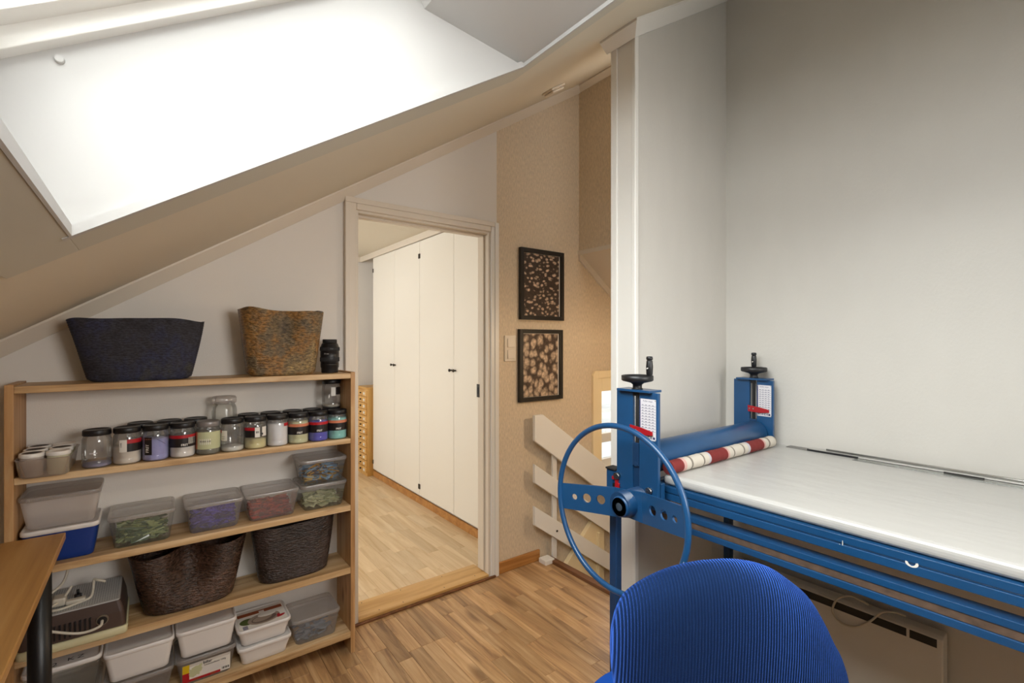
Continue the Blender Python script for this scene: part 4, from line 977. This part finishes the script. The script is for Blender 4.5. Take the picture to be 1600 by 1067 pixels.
# lower near end plate, bolts, latch
m = MB(); m.box(1.194, 1.212, 1.020, 1.078, .915, .996); m.box(1.207, 1.225, .876, 1.072, .905, .990); part(m, 'end_plate', 'blue', .002)
m = MB(); m.box(1.188, 1.225, 1.036, 1.078, .997, 1.003); part(m, 'rubber_pad', 'blackr', .002)
for y, z in ((1.028, .984), (.905, .966)):
    m = MB(); m.cyl((1.194, y, z), (1.181, y, z), .010, n=20); m.cyl((1.1815, y, z), (1.180, y, z), .0045, n=6, mi=1); part(m, 'bolt', ['steel', 'ink'])
m = MB(); m.box(1.186, 1.194, 1.026, 1.036, .945, .972); m.cyl((1.182, 1.040, .976), (1.190, 1.040, .976), .006, n=12); m.box(1.184, 1.19, 1.018, 1.027, .942, .962); part(m, 'red_latch', 'red', .001)
m = MB(); m.box(1.186, 1.194, 1.038, 1.045, .940, .957); part(m, 'latch_stop', 'black')
m = MB(); m.box(XF-.01, XF+.012, .88, 1.055, .90, 1.0); part(m, 'end_plate', 'blue', .002)
# rollers
m = MB(); m.cyl((1.222, .957, 1.046), (1.925, .957, 1.046), .049, n=48); part(m, 'upper_roller', 'blue', .002)
m = MB(); m.cyl((1.10, .945, .933), (1.925, .945, .933), .035, n=40); part(m, 'lower_roller', 'blued')
# big handwheel
WC = Vector((1.08, .940, .928)); RW = .236
m = MB(); m.tube([WC+Vector((.0065*math.sin(2*PI*i/96), RW*math.cos(2*PI*i/96), RW*math.sin(2*PI*i/96))) for i in range(96)], .0085, 12, True); hw = part(m, 'big_handwheel', 'blue')
# perforated spoke bar
def spoke(sgn):
    bm = bmesh.new(); loops = []
    L1 = RW; pr = [(.0, -.040), (.05, -.046), (L1-.002, -.040), (L1-.002, .040), (.05, .042), (.0, .040)]
    loops.append(pr)
    for c, r in ((.188, .0095), (.145, .0145), (.098, .0145)):
        loops.append([(c+r*math.cos(2*PI*i/20), r*math.sin(2*PI*i/20)) for i in range(20)])
    es = []
    for lp in loops:
        vs = [bm.verts.new((p[0], p[1], 0)) for p in lp]
        es += [bm.edges.new((vs[i], vs[(i+1) % len(vs)])) for i in range(len(vs))]
    bmesh.ops.triangle_fill(bm, use_beauty=True, use_dissolve=False, edges=es)
    me = bpy.data.meshes.new('spoke'); 
    tl_ = .10
    for v in bm.verts:
        s_, q = v.co.x, v.co.y
        xx = 1.138 if s_ < .052 else 1.138-(s_-.052)/(L1-.052)*.053
        y = s_*sgn; z = q
        v.co = Vector((xx, WC.y+y*math.cos(tl_)+z*math.sin(tl_)*1, WC.z-y*math.sin(tl_)+z*math.cos(tl_)))-Vector(ROOT[sr.name])
    bm.to_mesh(me); bm.free(); me.materials.append(M['blue'])
    o = bpy.data.objects.new('spoke', me); COL.objects.link(o); o.parent = hw
    so = o.modifiers.new('s', 'SOLIDIFY'); so.thickness = .006; so.offset = 0
ROOT[hw.name] = ROOT[sr.name]
spoke(1); spoke(-1)
m = MB(); c = (0, WC.y, WC.z)
m.lathe(c, [(0, 1.102), (.010, 1.102), (.010, 1.097), (.026, 1.095), (.030, 1.099), (.034, 1.112), (.036, 1.140), (.036, 1.16)], 40, ax='x'); part(m, 'hub', 'blue', par=hw)
m = MB(); m.lathe(c, [(.0265, 1.0945), (.0115, 1.0945), (.0115, 1.10), (0, 1.10)], 30, ax='x'); part(m, 'hub_cap', 'hubcap', par=hw)
m = MB(); m.lathe(c, [(0, 1.096), (.006, 1.096), (.006, 1.10)], 12, ax='x'); part(m, 'hub_bolt', 'steel', par=hw)
m = MB(); m.box(1.0705, 1.0725, .7105, .716, .845, .862); m.box(1.0712, 1.0727, .7085, .712, .83, .84); part(m, 'chipped_paint', 'paperw', .001, par=hw, kind='stuff')
# ------------------------------------------------ work board, rulers, cloth roll
m = MB(); m.box(1.254, 1.988, -.60, .905, .975, 1.007); o = m.build('work_board', 'wrap', None, .013, 4)
sm = o.modifiers['bevel']; tag(recenter(o), 'thick white work board wrapped in plastic sheeting on the roller', 'board')
for p in o.data.polygons: p.use_smooth = False
def ruler(name, mat, x0, x1, y0, y1, z0, z1, label, bv=.0008):
    m = MB(); m.box(x0, x1, y0, y1, z0, z1); return tag(recenter(m.build(name, mat, None, bv)), label, 'ruler')
ruler('steel_ruler', 'rulerg', 1.944, 1.984, .60, .85, 1.0072, 1.009, 'short dull steel ruler at the far end of the white board')
ruler('straightedge', 'alug', 1.948, 1.983, -.45, .775, 1.0092, 1.013, 'long thin aluminium straightedge lying along the wall side')
m = MB(); m.box(1.9435, 1.9478, .615, .775, 1.0072, 1.0135); tag(recenter(m.build('rubber_strip', 'black')), 'thin black strip along the end of the straightedge', 'strip')
m = MB(); m.cyl((1.968, -.45, 1.0170), (1.968, .72, 1.0170), .0035, n=12); tag(recenter(m.build('metal_rod', 'alu')), 'bright round metal rod lying on the aluminium straightedge', 'rod')
ruler('clear_ruler', 'tubg', 1.905, 1.940, -.40, .62, 1.0072, 1.0095, 'long transparent ruler beside the aluminium straightedge')
m = MB(); m.box(1.939, 1.943, .30, .39, 1.0072, 1.0132); tag(recenter(m.build('rubber_strip', 'dsteel')), 'short dark strip halfway along the rulers on the board', 'strip')
# striped cloth roll
t = thing('rolled_cloth', 'rolled red, white and grey striped cloth along the blue roller', 'cloth', (1.6, .888, 1.008))
wseg = [('cb', .012), ('cw', .026), ('cg', .009), ('cw', .056), ('cg', .009), ('cw', .026), ('cp', .012)]
pat = [('cr', .055)]+wseg+[('cr', .10)]+wseg+[('cr', .10)]+wseg+[('cb', .02), ('cr', .05)]
M['cr'] = plain('cloth_red', '#762523', .9); M['cw'] = plain('cloth_cream', '#c9c1b4', .9); M['cg'] = plain('cloth_grey', '#7f776c', .9); M['cb'] = plain('cloth_pinkish', '#c99f97', .9); M['cp'] = plain('cloth_pale', '#b9b6bd', .9)
names = ['cr', 'cw', 'cg', 'cb', 'cp']
x = 1.255; m = MB(); i = 0
while x < 1.905:
    k, l = pat[i % len(pat)]; xe = min(x+l, 1.905)
    seg = max(1, int((xe-x)/.01)); 
    rings = []
    for q in range(seg+1):
        xx = x+(xe-x)*q/seg; r_ = .0205+.0006*math.sin(xx*210)+.0004*math.sin(xx*77)
        rings.append([(xx, .886+r_*math.cos(2*PI*a/24), 1.0282+r_*math.sin(2*PI*a/24)) for a in range(24)])
    m.loft(rings, names.index(k), caps=(i == 0, xe >= 1.905)); x = xe; i += 1
m.build('striped_roll', names, t)
# ------------------------------------------------ blue chair
fw = Vector((.6, .8, 0)); rt = Vector((.8, -.6, 0))
dC = .90
ch = thing('office_chair', 'office chair with rounded backrest in ribbed royal blue cloth', 'chair', (1.0, .62, 0))
outline = [(-20, 2), (-45, 9), (-72, 20), (-98, 36), (-122, 56), (-140, 78), (-151, 105), (-157, 135), (-159, 165), (-158, 200), (-152, 250), (-138, 310), (-110, 365), (-70, 400), (10, 415), (90, 412), (160, 395), (215, 355), (246, 300), (252, 250), (244, 215), (228, 180), (206, 146), (186, 112), (166, 82), (144, 56), (118, 34), (88, 14), (55, 2), (18, -2)]
out = smoothpts([Vector((a, b, 0)) for a, b in outline]+[Vector((outline[0][0], outline[0][1], 0))], 4)[:-1]
k = dC/F
cx0, cy0 = 45, 200
base = fw*dC+rt*((1130-800)*k)+Vector((0, 0, HC-(885-533.5)*k))
def cp(a, b, depth):  # a,b in chair-plane millimetre-like units, depth away from viewer
    return base+rt*(a*k)+Vector((0, 0, -b*k))+fw*depth
rings = []; uvs = []
prof = [(0.0, -.030), (.25, -.029), (.5, -.026), (.7, -.020), (.82, -.013), (.90, -.004), (.95, .006), (.98, .018), (1.0, .032), (.995, .05), (.97, .062), (.9, .068), (.6, .07), (.0, .07)]
for s_, dpt in prof:
    rg = []
    for p in out:
        a = cx0+(p.x-cx0)*max(s_, .001); b = cy0+(p.y-cy0)*max(s_, .001)
        # shell curves round the sitter, and leans back a little
        bend = .05*((a-cx0)/200)**2+.05*((b-120)/300)
        rg.append(tuple(cp(a, b, dpt+bend)))
        if s_ > .9: uvs.append((a/400+.5, 0))
        else: uvs.append((a/400+.5, 0))
    rings.append(rg)
m = MB(); m.loft(rings, caps=(False, False))
uvl = []
n = len(out)
for ri, (s_, dpt) in enumerate(prof):
    for p in out:
        a = (p.x-cx0)*max(s_, .001)
        uvl.append((a/370+.5+(.0 if s_ < .97 else 0), 0))
m.build('backrest', 'cord', ch, uv=uvl)
C0 = base+fw*.27+rt*.02; seatc = Vector((C0.x, C0.y, .45))
rings = []
for z, q in ((-.05, .17), (-.045, .21), (-.02, .228), (.01, .23), (.03, .215), (.038, .17), (.04, .05)):
    rings.append([(seatc.x+q*(math.copysign(abs(math.cos(a))**.7, math.cos(a)))*rt.x+q*math.copysign(abs(math.sin(a))**.7, math.sin(a))*fw.x,
                   seatc.y+q*(math.copysign(abs(math.cos(a))**.7, math.cos(a)))*rt.y+q*math.copysign(abs(math.sin(a))**.7, math.sin(a))*fw.y, seatc.z+z) for a in [2*PI*i/48 for i in range(48)]])
m = MB(); m.loft(rings); m.build('seat', 'fab', ch)
bp = base+fw*.10+rt*.03
m = MB(); m.tube(smoothpts([(bp.x, bp.y, .62), (bp.x, bp.y, .45), (bp.x+.05, bp.y+.07, .385), (seatc.x, seatc.y, .385)]), .016, 12); m.build('back_support', 'black', ch)
m = MB(); m.box(seatc.x-.08, seatc.x+.08, seatc.y-.08, seatc.y+.08, .37, .402); m.build('seat_plate', 'black', ch, .005)
m = MB(); m.cyl((seatc.x, seatc.y, .08), (seatc.x, seatc.y, .37), .022); m.build('gas_column', 'blackm', ch)
for q in range(5):
    a = q*2*PI/5+.3; ex, ey = seatc.x+.26*math.cos(a), seatc.y+.26*math.sin(a)
    m = MB(); m.tube([(seatc.x, seatc.y, .09), (ex, ey, .07)], .018, 10); l = m.build('leg', 'black', ch)
    m = MB(); m.cyl((ex-.02*math.sin(a), ey+.02*math.cos(a), .0265), (ex+.02*math.sin(a), ey-.02*math.cos(a), .0265), .026); m.cyl((ex, ey, .03), (ex, ey, .07), .006); m.build('castor', 'black', l)
